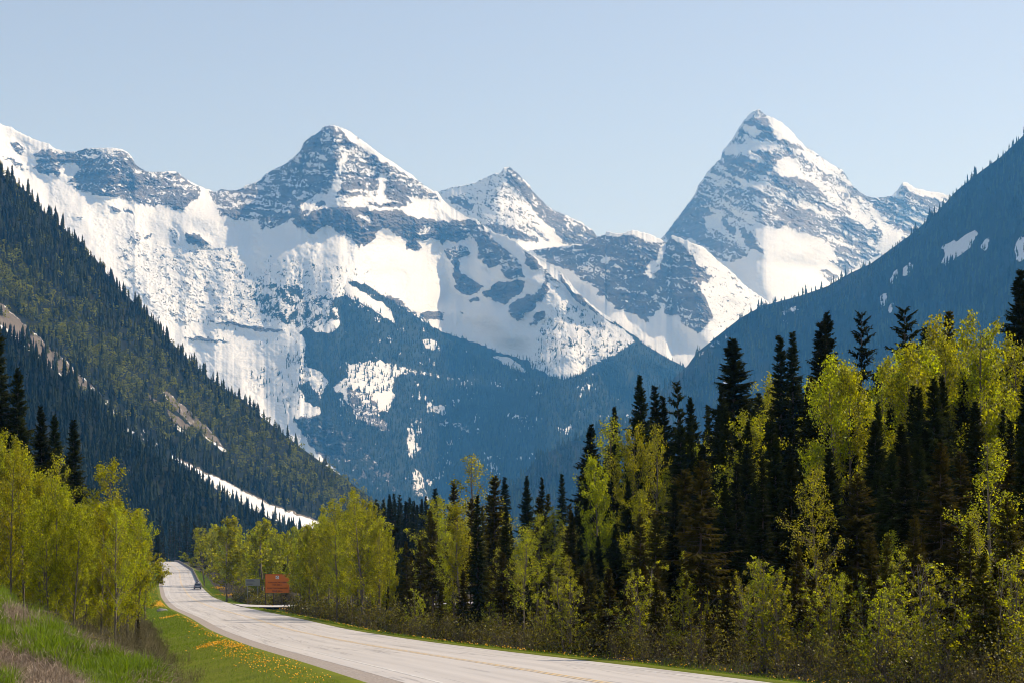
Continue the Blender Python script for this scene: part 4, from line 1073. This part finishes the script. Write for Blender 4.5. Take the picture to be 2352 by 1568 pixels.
def edge_d(u):
    """distance at which the foot of the right-hand wood is met in direction u"""
    ds = np.arange(30, 800, 2.0); uu = 1176 + F * (road_x(ds) + HALF_R + 4.5) / ds
    return float(np.interp(u, uu[::-1], ds[::-1]))
# ------------------------------------------------------------------ planting
# single trees that stand out, with the words that single them out
NAMED = [
 # kind, u, vtop, d, wide, label
 ('spruce', 2331, 612, 112, 1.15, "very tall dark spruce at the right end of the wood, highest of all treetops"),
 ('spruce', 1690, 772, 128, 1.5, "tall broad dark spruce with spread boughs standing alone against the far blue slope"),
 ('narrow', 1795, 765, 125, 1.15, "left one of a close group of tall slim spruces right of the broad spruce"),
 ('narrow', 1816, 748, 132, 1.1, "slim spruce squeezed between two others in the tall group"),
 ('narrow', 1858, 735, 124, 1.3, "dark slim spruce with a pointed top in the tall group, just left of the tallest"),
 ('spruce', 1890, 712, 126, 1.0, "tallest spruce of the slim group in the middle of the right-hand wood"),
 ('hemlock', 1972, 708, 122, 0.85, "thin ragged conifer with clumped boughs rising out of bright aspens"),
 ('hemlock', 2085, 697, 118, 1.1, "ragged dark hemlock with long uneven side boughs above the aspens"),
 ('narrow', 2118, 742, 120, 1.0, "smaller dark spire just right of the ragged hemlock"),
 ('fir', 2200, 716, 112, 0.9, "yellowish pointed fir poking above the aspen crowns on the right"),
 ('narrow', 2252, 770, 116, 1.1, "half hidden dark spire left of the highest spruce"),
 ('hemlock', 1565, 871, 140, 0.9, "conifer with a tufted flat-topped crown between two aspens"),
 ('spruce', 1484, 858, 138, 1.0, "pointed dark spruce first to rise above the left part of the wood"),
 ('narrow', 1513, 880, 142, 1.2, "slim spruce close behind the pointed dark spruce"),
 ('narrow', 1532, 903, 140, 1.1, "short slim spruce left of the tufted conifer"),
 ('spruce', 1606, 906, 130, 0.9, "medium dark spruce right of the tufted conifer"),
 ('narrow', 1634, 925, 138, 0.9, "thin low spire left of the broad tall spruce"),
 ('spruce', 1658, 885, 126, 0.8, "dark spruce leaning on the left side of the broad tall spruce"),
 ('spruce', 1352, 968, 165, 1.15, "cone-shaped dark spruce at the left shoulder of the wood"),
 ('narrow', 1328, 1065, 168, 1.1, "small dark spire left of the cone-shaped spruce"),
 ('spruce', 1402, 932, 155, 0.9, "dark spruce with yellow aspen boughs in front of its top"),
 ('narrow', 1292, 1085, 200, 1.2, "small far spruce standing free left of the cone-shaped spruce"),
 ('narrow', 1160, 1090, 235, 1.5, "small dark spruce top right of the bright double aspens"),
 ('spruce', 1212, 1088, 185, 0.9, "olive-green spruce between pale aspens in the middle distance"),
 ('narrow', 1235, 1092, 190, 1.0, "narrow spire touching the olive-green spruce"),
 ('narrow', 1012, 1118, 300, 1.6, "tiny double-topped spruce above the dark distant stand"),
 ('fir', 1607, 1052, 72, 1.05, "brownish fir with a long bare straight trunk beside the road"),
 ('fir', 2103, 1178, 60, 0.9, "pointed young fir in front of the black gap in the wood"),
 ('fir', 2172, 1010, 66, 1.0, "tall olive fir with drooping boughs left of the bright right-hand aspen"),
 ('fir', 2030, 1225, 58, .85, "small fir with a leaning trunk near the road"),
 ('sparse', 1872, 1072, 66, 0.95, "bright yellow-green young aspen shaped like a flame before the dark wood"),
 ('sparse', 2290, 1008, 62, 1.1, "broad golden aspen at the right edge of the picture"),
 ('aspen', 1492, 1128, 100, 0.8, "small bright aspen of narrow flame shape left of the long-trunked fir"),
 ('sparse', 1415, 962, 140, 0.9, "feathery aspen leaning left in front of dark spruces"),
 ('aspen', 1702, 952, 108, 0.9, "rounded yellow aspen just below the broad tall spruce"),
 ('aspen', 1745, 880, 150, 1.0, "pale aspen seen between the broad spruce and the slim group"),
 ('sparse', 1100, 1045, 170, 1.3, "thin-leaved tall aspen with a see-through top"),
 ('fir', 1133, 1088, 150, 1.2, "yellow-green pointed tree right of the see-through aspen"),
 ('aspen', 836, 1128, 172, 1.0, "tallest aspen of the clump right of the orange sign"),
 ('aspen', 775, 1152, 180, 1.0, "pointed aspen second in height right of the orange sign"),
 ('aspenfar', 520, 1182, 330, 1.3, "rounded yellow-green tree left above the grey sign"),
 ('aspenfar', 470, 1212, 480, 1.3, "first small tree left of the row along the far road"),
 ('aspenfar', 604, 1188, 330, 1.2, "rounded tree directly behind the grey and orange signs"),
 ('aspen', 277, 1064, 84, .92, "tall leafy aspen at the left roadside, standing in front of its clump"),
 ('sparse', 128, 1050, 92, 0.7, "narrow aspen top sticking up before the dark spruces at left"),
 ('spruce', -4, 705, 150, 1.2, "very tall dark spruce cut by the left edge of the picture"),
 ('spruce', 42, 838, 150, .95, "tall dark spruce beside the one at the left edge"),
 ('spruce', 104, 928, 158, 1.0, "left of three dark spruces behind the left aspens"),
 ('spruce', 137, 948, 162, 1.0, "middle of three dark spruces behind the left aspens"),
 ('narrow', 166, 958, 165, 1.3, "right of three dark spruces behind the left aspens"),
 ('firsmall', 318, 1420, 84, 1.0, "small dark fir in the brush by the left verge"),
 ('firsmall', 658, 1294, 306, 1.3, "small dark fir peeping over the orange sign"),
 ('narrow', 362, 1215, 620, 2.0, "pale young tree left of the road crest"),
]
for k, u, vt, d, w, lab in NAMED:
    at_uv(k, u, vt, d, lab, None, w, variant=3 if 'bare straight trunk' in lab else None)

ONES = "first second third fourth fifth sixth seventh eighth ninth tenth eleventh twelfth thirteenth fourteenth fifteenth sixteenth seventeenth eighteenth nineteenth twentieth".split()
def ordinal(i):
    if i <= 20: return ONES[i - 1]
    t = {2: 'twent', 3: 'thirt', 4: 'fort', 5: 'fift', 6: 'sixt', 7: 'sevent', 8: 'eight', 9: 'ninet'}[i // 10]
    return t + 'ieth' if i % 10 == 0 else t + 'y-' + ONES[i % 10 - 1]
def fill(n, u0, u1, dlo, dhi, top, kinds, label, group, seed, wide=(0.85, 1.2), dv=(0, 60), dpow=1.0, umap=None):
    """trees of one stand: top(u) is the row of its treetops, dlo/dhi its near and far side"""
    r = np.random.RandomState(seed); count = {}
    for i in range(n):
        u = u0 + (u1 - u0) * (i + r.rand()) / n
        d = dlo(u) + (dhi(u) - dlo(u)) * r.rand() ** dpow
        if 548 < u < 690 and d < 330: d = 334 + 30 * r.rand()
        k = kinds[r.randint(len(kinds))]; vt = top(u) + r.uniform(*dv)
        gk = k if isinstance(label, dict) else 0; count[gk] = count.get(gk, 0) + 1
        at_uv(k, u, vt, d, (label[k] if isinstance(label, dict) else label) + ', ' + ordinal(count[gk]) + ' from left', group[k] if isinstance(group, dict) else group, r.uniform(*wide))
L_ = lambda *p: (lambda u: float(np.interp(u, p[0::2], p[1::2])))
E = edge_d
# left of the road
fill(44, -30, 250, lambda u: 78, lambda u: 112, L_(-30, 960, 0, 992, 20, 1030, 60, 1060, 100, 1100, 130, 1085, 160, 1105, 200, 1140, 250, 1150), ['aspen'],
     "yellow-green aspen in the dense clump at the left edge", "aspens in the dense left clump", 201, dv=(0, 60), wide=(.6, .85))
fill(9, 225, 325, lambda u: 74, lambda u: 96, L_(225, 1140, 275, 1120, 345, 1215), ['aspen', 'sparse'],
     "leafy aspen at the right end of the left clump", "aspens at the right end of the left clump", 202, dv=(10, 90), wide=(.65, .85))
fill(10, -20, 190, lambda u: 150, lambda u: 185, L_(-20, 800, 60, 1000, 190, 1060), ['spruce', 'narrow'],
     "dark spruce in the stand behind the left aspens", "dark spruces behind the left aspens", 203, dv=(0, 60))
fill(14, 100, 335, lambda u: 170, lambda u: 420, L_(100, 1080, 200, 1150, 335, 1240), ['aspenfar', 'narrow'],
     {'aspenfar': "aspen farther back along the left of the road", 'narrow': "spruce farther back along the left of the road"},
     {'aspenfar': "far aspens left of the road", 'narrow': "far spruces left of the road"}, 204, dv=(0, 25))
# behind the crest
fill(46, 150, 470, lambda u: 900, lambda u: 1150, L_(150, 1130, 240, 1150, 350, 1178, 470, 1190), ['mid', 'trunky'],
     "dark conifer in the forest behind the road crest", "dark conifers behind the road crest", 205, dv=(-15, 40), wide=(.8, 1.2))
fill(60, 440, 1050, lambda u: 560, lambda u: 900, L_(440, 1190, 600, 1215, 700, 1215, 850, 1150, 900, 1125, 960, 1130, 1050, 1150), ['mid'],
     "dark conifer in the far stand beyond the roadside aspens", "dark conifers beyond the roadside aspens", 206, dv=(0, 30))
fill(26, 855, 995, lambda u: 330, lambda u: 430, L_(855, 1150, 880, 1128, 985, 1135, 995, 1160), ['narrow', 'mid'],
     "dark spruce in the close stand in mid distance", "dark spruces of the close stand", 207, dv=(0, 30), wide=(.9, 1.2))
# row right of the road
fill(56, 468, 735, lambda u: E(u) + 3, lambda u: E(u) * 1.25 + 12, L_(452, 1235, 470, 1222, 500, 1195, 530, 1190, 560, 1212, 610, 1194, 650, 1215, 735, 1205), ['aspenfar'],
     "yellow-green aspen in the row behind the signs", "aspens in the row behind the signs", 208, dv=(0, 40), wide=(.6, .9))
fill(46, 700, 900, lambda u: E(u) + 2, lambda u: E(u) + 40, L_(700, 1195, 760, 1170, 800, 1150, 840, 1140, 870, 1170, 900, 1230), ['aspen', 'aspenfar', 'aspen'],
     "slender aspen in the clump right of the orange sign", "slender aspens right of the orange sign", 209, dv=(5, 60), wide=(.5, .75))
fill(46, 890, 1340, lambda u: E(u) + 5, lambda u: E(u) + 55, L_(890, 1270, 960, 1200, 1000, 1140, 1060, 1095, 1130, 1120, 1200, 1150, 1260, 1125, 1340, 1125), ['aspen', 'sparse', 'fir', 'fir', 'narrow'],
     {'aspen': "leafy aspen in the mixed middle of the roadside wood", 'sparse': "thin-leaved aspen in the mixed middle of the roadside wood", 'fir': "olive fir in the mixed middle of the roadside wood", 'narrow': "dark spruce in the mixed middle of the roadside wood"},
     {'aspen': "aspens of the mixed middle wood", 'sparse': "thin aspens of the mixed middle wood", 'fir': "firs of the mixed middle wood", 'narrow': "spruces of the mixed middle wood"}, 210, dv=(0, 120))
# right-hand wood: dark conifers at the back
fill(84, 1300, 2400, lambda u: E(u) + 40, lambda u: E(u) + 100, L_(1300, 1105, 1380, 1010, 1480, 945, 1600, 960, 1700, 900, 1800, 840, 1900, 830, 2100, 830, 2300, 800, 2400, 800), ['spruce', 'narrow', 'spruce'],
     "dark spruce deep in the right-hand wood", "dark spruces deep in the right-hand wood", 211, dv=(0, 90))
fill(46, 1330, 2400, lambda u: E(u) + 16, lambda u: E(u) + 36, L_(1330, 1160, 1450, 1080, 1600, 1040, 1750, 1000, 1900, 985, 2100, 980, 2400, 950), ['spruce', 'spruce', 'fir', 'narrow', 'spruce'],
     {'spruce': "dark spruce in the shaded middle of the right-hand wood", 'narrow': "slim spruce in the shaded middle of the right-hand wood", 'fir': "olive fir in the shaded middle of the right-hand wood"}, {'spruce': "spruces in the shaded middle", 'narrow': "slim spruces in the shaded middle", 'fir': "firs in the shaded middle"}, 212, dv=(0, 120), wide=(1, 1.4))
# bright aspens at the top right
fill(20, 1900, 2400, lambda u: 84, lambda u: 96, L_(1900, 900, 2100, 850, 2400, 820), ['spruce', 'narrow'],
     "dark spruce half hidden among the tall bright aspens at right", "dark spruces among the bright aspens", 217, dv=(0, 160), wide=(.8, 1.2))
fill(26, 1890, 2400, lambda u: 88, lambda u: 112, L_(1890, 870, 1940, 800, 2000, 775, 2080, 790, 2150, 745, 2250, 725, 2300, 760, 2400, 750), ['aspen', 'sparse', 'aspen'],
     "bright aspen in the tall band under the sky at right", "tall bright aspens at right", 213, dv=(0, 110), wide=(.6, .85))
fill(11, 1380, 1880, lambda u: 118, lambda u: 140, L_(1380, 1010, 1400, 990, 1560, 965, 1620, 1000, 1740, 960, 1880, 920), ['sparse', 'aspen'],
     "yellow aspen showing between the dark spires", "aspens between the dark spires", 214, dv=(0, 150), wide=(.5, .75))
# front rank along the road
fill(34, 1150, 2400, lambda u: E(u) + 2, lambda u: E(u) + 14, L_(1150, 1260, 1250, 1240, 1400, 1260, 1700, 1260, 2000, 1210, 2250, 1120, 2400, 1060), ['sparse', 'fir', 'fir'],
     {'sparse': "thin young aspen in the front rank by the road", 'fir': "brownish fir in the front rank by the road"}, {'sparse': "young aspens in the front rank", 'fir': "firs in the front rank"}, 215, dv=(0, 120), wide=(.8, 1.15))
fill(66, 700, 2400, lambda u: E(u) - 0.6, lambda u: E(u) + 6, L_(700, 1340, 880, 1360, 1200, 1390, 1700, 1370, 2400, 1330), ['firsmall', 'birch', 'birch', 'firsmall'],
     {'birch': "leafy shrub at the foot of the roadside wood", 'firsmall': "young fir at the foot of the roadside wood"}, {'birch': "shrubs at the foot of the wood", 'firsmall': "young firs at the foot of the wood"}, 216, dv=(-90, 120))

# ------------------------------------------------------------------ brush of bare twigs (nobody could count the stems)
def brush(name, x, y, h, label, seed, w=0.012, per=5, mat=None):
    r = np.random.RandomState(seed); n = len(x); z = ground_z(x, y)
    P0 = np.stack([x, y, z], 1); V = []; T = []
    lean = r.normal(size=(n, 2)) * 0.28
    top = P0 + np.stack([lean[:, 0] * h, lean[:, 1] * h, h], 1)
    A, B, W = [P0], [top], [np.full(n, 1.0)]
    for k in range(per):
        f = r.uniform(0.25, 0.9, n)[:, None]; a = P0 + (top - P0) * f
        d = np.stack([r.normal(size=n), r.normal(size=n), r.uniform(0.3, 1.4, n)], 1); d /= np.linalg.norm(d, axis=1)[:, None]
        A.append(a); B.append(a + d * (h * r.uniform(.2, .5, n))[:, None]); W.append(np.full(n, .6))
    A, B, W = np.concatenate(A), np.concatenate(B), np.concatenate(W) * np.tile(np.clip(y / 80, 0.8, 4), per + 1) * w
    e = perp(B - A, r) * W[:, None] * 0.5; m = (A + B) / 2 + r.normal(size=A.shape) * 0.04
    v = np.stack([A - e, A + e, m + e * .8, m - e * .8, B], 1).reshape(-1, 3); i = np.arange(len(A))[:, None] * 5
    return tag(mesh_np(name, v, [i + np.array([[0, 1, 2, 3]]), i + np.array([[3, 2, 4]])], [mat or M_twig], False, {'tint': np.repeat(r.rand(len(A)), 5)}), label, kind='stuff')
def leafy_mass(name, x, y, h, size, label, seed):
    r = np.random.RandomState(seed); n = len(x); z = ground_z(x, y) + h
    c = np.stack([x, y, z], 1); d = rdir(n, r); e = perp(d, r); s = (size * r.uniform(.6, 1.3, n))[:, None] * .6
    v, q = quads_from(c, d * s, e * s * .8)
    m = leaf_material("undergrowth_leaf", (0.03, 0.028, 0.002), (0.22, 0.20, 0.012), (1.8, 1.6, .5), 0.1, tmix=.45)
    return tag(mesh_np(name, v, q, [m], False, {'tint': np.repeat(r.rand(n) ** 1.4, 4)}), label, kind='stuff')
def build_brush():
    r = np.random.RandomState(89)
    cy = 44 + 330 * r.rand(2600) ** 1.6; cs = HALF_R + 3.2 + 6 * r.rand(len(cy)) ** 1.1
    k = 46; y = np.repeat(cy, k) + r.normal(size=len(cy) * k) * .35; x = np.repeat(cs + road_x(cy), k) + r.normal(size=len(cy) * k) * .35
    top = np.repeat(r.uniform(.3, 1.5, len(cy)) + 1.6 * r.rand(len(cy)) ** 4, k)
    ok = ~((y > 238) & (y < 306))
    leafy_mass("undergrowth", x[ok], y[ok], (top * r.rand(len(y)) ** .7)[ok], 0.075 * np.clip(y[ok] / 90, .8, 3), "leafy green-brown undergrowth along the foot of the right-hand wood", 12)
    cy = 40 + 110 * r.rand(500) ** 1.3; cs = -HALF_L - 6.5 - 7 * r.rand(len(cy))
    y = np.repeat(cy, k) + r.normal(size=len(cy) * k) * .3; x = np.repeat(cs + road_x(cy), k) + r.normal(size=len(cy) * k) * .3
    leafy_mass("left_undergrowth", x, y, np.repeat(r.uniform(.5, 1.8, len(cy)), k) * r.rand(len(y)) ** .7, 0.07 * np.clip(y / 90, .8, 3), "sparse young leaves in the brush below the left aspens", 13)
    r = np.random.RandomState(88)
    y = 40 + 145 * r.rand(16000) ** 1.5; s = -HALF_L - 3.9 - 9 * r.rand(len(y)) ** 1.1 + 1.2 * perlin(y / 7, y * 0, 4); x = s + road_x(y)
    ok = (fbm(x / 4, y / 6, 3, 33) > -0.25) & (ground_z(x, y) < -2.6); x, y = x[ok], y[ok]
    brush("left_brush", x, y, r.uniform(.6, 2.6, len(x)) * np.clip(y / 75, .4, 1) * np.clip(.35 + (-(x - road_x(y)) - 10.4) / 3.5, .3, 1), "leafless brown brush between the left aspens and the verge", 8)
    y = 44 + 320 * r.rand(9000) ** 1.6; s = HALF_R + 2.6 + 7 * r.rand(len(y)) ** 1.2; x = s + road_x(y)
    ok = (fbm(x / 5, y / 8, 3, 34) > -0.2) & ~((y > 238) & (y < 306)); x, y = x[ok], y[ok]
    brush("right_brush", x, y, r.uniform(.5, 1.8, len(x)), "brown leafless brush along the foot of the right-hand wood", 9)
    y = 300 + 480 * r.rand(5000); s = HALF_R + 6.5 + 4 * r.rand(len(y)); x = s + road_x(y)
    brush("far_brush", x, y, r.uniform(1.0, 2.6, len(x)), "dark brush under the far roadside trees", 10)
build_brush()

# ------------------------------------------------------------------ things by the road
M_orange = plain("orange_sign_paint", (0.58, 0.14, 0.002), 0.55, vary=.06, scale=1.5)
M_dkred = plain("dark_sign_lettering", (0.10, 0.022, 0.004), 0.6)
M_white = plain("white_sign_paint", (0.72, 0.66, 0.60), 0.5, vary=.05)
M_black = plain("black_sign_paint", (0.012, 0.012, 0.014), 0.5)
M_grey = plain("grey_weathered_sign", (0.24, 0.24, 0.19), 0.6, vary=.15, scale=2)
M_post = plain("dark_brown_post", (0.07, 0.045, 0.03), 0.85, vary=.3)
M_metal = plain("galvanised_post", (0.30, 0.29, 0.28), 0.5, 0.6)
def text(name, body, size, loc, mat, parent, extrude=0.012, wscale=1.0):
    c = bpy.data.curves.new(name, 'FONT'); c.body = body; c.size = size; c.align_x = 'CENTER'; c.align_y = 'CENTER'; c.extrude = extrude; c.offset = size * 0.02
    t = bpy.data.objects.new(name, c); COL.objects.link(t)
    dg = bpy.context.evaluated_depsgraph_get(); me = bpy.data.meshes.new_from_object(t.evaluated_get(dg))
    COL.objects.unlink(t); bpy.data.objects.remove(t)
    me.materials.clear(); me.materials.append(mat); me.name = name
    o = bpy.data.objects.new(name, me); COL.objects.link(o)
    o.parent = parent; o.location = loc; o.rotation_euler = (radians(90), 0, 0); o.scale = (wscale, 1, 1)
    return o
def build_signs():
    d = 301.0; u = 637.0; x = (u - 1176) / F * d; g = float(ground_z(x, d))
    top = (HZ - 1317.5) / F * d; bot = (HZ - 1360.5) / F * d; w = 54.5 / F * d
    t = empty("orange_sign", (x, d, g), radians(4)); tag(t, "large orange avalanche warning sign on posts beside the side road", "sign")
    z0, z1 = bot - g, top - g; h = z1 - z0
    b = MB(); b.box(-w / 2, w / 2, -0.03, 0.03, z0, z1); b.build("panel", M_orange, t, bevel=0.01)
    b = MB(); b.box(-w / 2 - .05, w / 2 + .05, -.035, .045, z1 + .002, z1 + .07); b.box(-w / 2 - .07, -w / 2 - .002, -.04, .05, z0, z1); b.build("frame", M_post, t)
    for px in (-w / 2 + .02, -w / 6, w / 6 + .1, w / 2 - .05):
        b = MB(); b.box(px - .07, px + .07, .035, .17, -0.3, z1 - .1); b.build("post", M_post, t)
    s = w / 3.95
    e = MB(); e.box(-.27 * s, .27 * s, -.045, -.032, z1 - .80 * s, z1 - .26 * s); em = e.build("emblem", M_white, t)
    e = MB(); e.cyl((0, -.058, z1 - .53 * s), .185 * s, .012, 'y', 24); e.build("emblem_disc", M_black, em)
    e = MB(); c = (0, z1 - .53 * s); q = .045 * s; L = .15 * s
    pts = [(c[0] - L - q, c[1] + L - q), (c[0] - L + q, c[1] + L + q), (c[0] + L + q, c[1] - L + q), (c[0] + L - q, c[1] - L - q)]
    e.poly([(p[0], -.062, p[1]) for p in pts][::-1]); e.build("emblem_stripe", M_white, em)
    for body, frac, sz, ws in (("AVALANCHE AREA", .443, .33, 1.0), ("FOR 200 m", .575, .31, 1.0), ("ZONE D'AVALANCHES", .755, .31, 1.0), ("POUR 200 m", .905, .31, .92)):
        text("lettering", body, sz * s * 1.08, (0, -.036, z1 - h * frac), M_dkred, t, wscale=ws)
    d = 318.0; u = 580.5; x = (u - 1176) / F * d; g = float(ground_z(x, d)); w = 33.0 / F * d
    z1 = (HZ - 1328.5) / F * d - g; z0 = (HZ - 1344) / F * d - g
    t = empty("grey_sign", (x, d, g), radians(6)); tag(t, "low grey weathered board with lines of writing left of the orange sign", "sign")
    b = MB(); b.box(-w / 2, w / 2, -.02, .02, z0, z1); b.build("panel", M_grey, t)
    for px in (-w * .35, w * .35): b = MB(); b.box(px - .05, px + .05, .025, .12, -.3, z1 - .1); b.build("post", M_metal, t)
    b = MB(); hh = z1 - z0
    for i, (a0, a1) in enumerate(((-.44, .10), (-.44, .18), (-.44, .02), (-.44, .0))):
        zz = z1 - hh * (.2 + .2 * i); b.box(w * a0, w * a1, -.027, -.0215, zz - .045, zz + .045)
    b.build("writing", plain("faded_lettering", (.10, .10, .12), .7), t)
build_signs()

def build_barrier():
    ys = np.arange(474, 850, 3.0); m = plain("weathered_barrier_concrete", (0.20, 0.165, 0.15), 0.9, vary=.3, scale=1.2)
    prof = [(-.30, 0), (-.30, .10), (-.13, .36), (-.08, .86), (.08, .86), (.13, .36), (.30, .10), (.30, 0)]
    V = []; n = len(prof)
    for y in ys:
        X = float(road_x(y)) + 5.35; Z = float(road_z(y)) - 0.05
        end = min(1, .5 + (y - ys[0]) / 8)
        for a, b in prof: V.append((X + a, y, Z + b * end))
    V = np.array(V); k = len(ys); i = np.arange(k - 1)[:, None] * n; j = np.arange(n)[None]; j2 = (j + 1) % n
    Q = np.stack([i + j, i + n + j, i + n + j2, i + j2], -1).reshape(-1, 4)
    tag(mesh_np("roadside_barrier", V, [Q, np.array([list(range(n))[::-1]]), np.array([[(k - 1) * n + q for q in range(n)]])], [m], False), "long low dark barrier along the right side of the climbing road", "barrier")
build_barrier()

def build_rock():
    import bmesh
    x = (372 - 1176) / F * 236; y = 236.0
    bm = bmesh.new(); bmesh.ops.create_icosphere(bm, subdivisions=3, radius=1)
    for v in bm.verts:
        k = 1 + 0.25 * float(perlin(v.co.x * 1.3 + 2, v.co.y * 1.3 + v.co.z, 3)) + .1 * float(perlin(v.co.x * 4, v.co.z * 4 + v.co.y, 4))
        v.co = Vector((v.co.x * .75 * k, v.co.y * .5 * k, v.co.z * .30 * k))
    me = bpy.data.meshes.new("boulder"); bm.to_mesh(me); bm.free(); me.materials.append(plain("grey_boulder_stone", (.25, .23, .22), .9, vary=.4, scale=3))
    o = bpy.data.objects.new("boulder", me); COL.objects.link(o); o.location = (x, y, float(ground_z(x, y)) + .12)
    tag(o, "small grey boulder in the left verge by the orange flower patch", "rock")
build_rock()

def build_car():
    d = 452.0; x = (453.5 - 1176) / F * d
    head = math.atan2(float(road_x(d + 5) - road_x(d - 5)), 10.0); z = float(road_z(d)) + .05 - .012 * 3
    slope = math.atan2(float(road_z(d + 5) - road_z(d - 5)), 10.0)
    t = empty("car", (x, d, z), 0); t.rotation_euler = (slope, 0, -head)
    tag(t, "small grey car with a load on its roof driving away toward the crest", "car")
    paint = plain("grey_car_paint", (.32, .33, .35), .3, .4, .6, vary=.03); glass = plain("dark_car_glass", (.012, .016, .022), .08, 0, .8, vary=.02)
    rub = plain("tyre_rubber", (.015, .015, .015), .9); red = plain("red_lamp_lens", (.35, .02, .02), .3); rim = plain("wheel_metal", (.4, .4, .4), .4, .8)
    # body in car space: y forward, x right; length 4.5, width 1.78
    V = []; sec = [(-2.22, .40, .62, .80), (-2.15, .30, .98, .86), (-1.4, .24, 1.02, .89), (-.75, .24, 1.0, .89), (.7, .24, .98, .89), (1.4, .24, .90, .88), (2.0, .26, .78, .82), (2.25, .36, .60, .70)]
    for (yy, zb, zt, hw) in sec:
        V += [(-hw * .94, yy, zb), (-hw, yy, zb + .18), (-hw, yy, zt - .16), (-hw * .93, yy, zt), (hw * .93, yy, zt), (hw, yy, zt - .16), (hw, yy, zb + .18), (hw * .94, yy, zb)]
    b = MB(); b.v = V; n = 8
    for i in range(len(sec) - 1):
        for j in range(n): b.f.append([i * n + j, i * n + (j + 1) % n, (i + 1) * n + (j + 1) % n, (i + 1) * n + j][::-1])
    b.f.append(list(range(n))); b.f.append([(len(sec) - 1) * n + j for j in range(n)][::-1])
    body = b.build("body", paint, t, True, .03)
    b = MB(); b.box(-.82, .82, -2.0, .95, 1.0, 1.46, (-.62, .62, -1.55, .25)); b.build("cabin_glass", glass, t, False, .04)
    b = MB(); b.box(-.64, .64, -1.6, .3, 1.455, 1.50, (-.58, .58, -1.5, .22)); b.build("roof", paint, t, False, .02)
    for sx in (-1, 1):
        b = MB()
        b.box(sx * .70 - .05, sx * .70 + .05, -1.72, -1.60, 1.0, 1.46); b.build("pillar", paint, t)
        b = MB(); b.box(min(sx * .62, sx * .80), max(sx * .62, sx * .80), -2.245, -2.16, .72, .92); b.build("tail_light", red, t)
        b = MB(); b.box(min(sx * .90, sx * 1.05), max(sx * .90, sx * 1.05), .55, .70, .98, 1.10); b.build("wing_mirror", paint, t, False, .02)
        for yy in (-1.4, 1.4):
            w = MB(); w.cyl((sx * .80 - .11, yy, .32), .32, .22, 'x', 20); wh = w.build("wheel", rub, t, True)
            w = MB(); w.cyl((sx * .80 + (.105 if sx > 0 else -.125), yy, .32), .19, .02, 'x', 16); w.build("rim", rim, wh)
    b = MB(); b.box(-.80, .80, -2.32, -2.2, .30, .52); b.build("bumper", plain("black_bumper_plastic", (.03, .03, .03), .6), t, False, .03)
    b = MB(); b.box(-.26, .26, -2.26, -2.225, .60, .72); b.build("number_plate", M_white, t)
    for yy in (-1.1, -.1): b = MB(); b.box(-.60, .60, yy - .02, yy + .02, 1.52, 1.56); b.build("roof_bar", M_black, t)
    b = MB(); b.box(-.38, .05, -1.45, .3, 1.565, 1.78, (-.33, 0, -1.35, .2))
    lu = b.build("roof_box", plain("black_roof_box", (.02, .02, .025), .4), None, False, .04)
    lu.parent = t
    b = MB(); b.box(.10, .58, -1.30, .1, 1.565, 1.70, (.15, .53, -1.2, 0)); lu2 = b.build("roof_bag", plain("white_roof_bag", (.75, .75, .78), .5), t, False, .04)
build_car()
# ------------------------------------------------------------------ haze
def build_haze():
    m, nt = newmat("thin_blue_air")
    v = N(nt, "ShaderNodeVolumePrincipled"); o = N(nt, "ShaderNodeOutputMaterial")
    v.inputs['Color'].default_value = (*HAZE_COLOR, 1)
    v.inputs['Absorption Color'].default_value = (1, 1, 1, 1)
    v.inputs['Density'].default_value = HAZE_DENSITY
    v.inputs['Anisotropy'].default_value = 0.2
    nt.links.new(v.outputs[0], o.inputs['Volume'])
    b = MB(); b.box(-5600, 5600, -400, 12800, -60, 2700)
    tag(b.build("haze", m), "thin blue haze filling the valley air", kind='stuff')
build_haze()
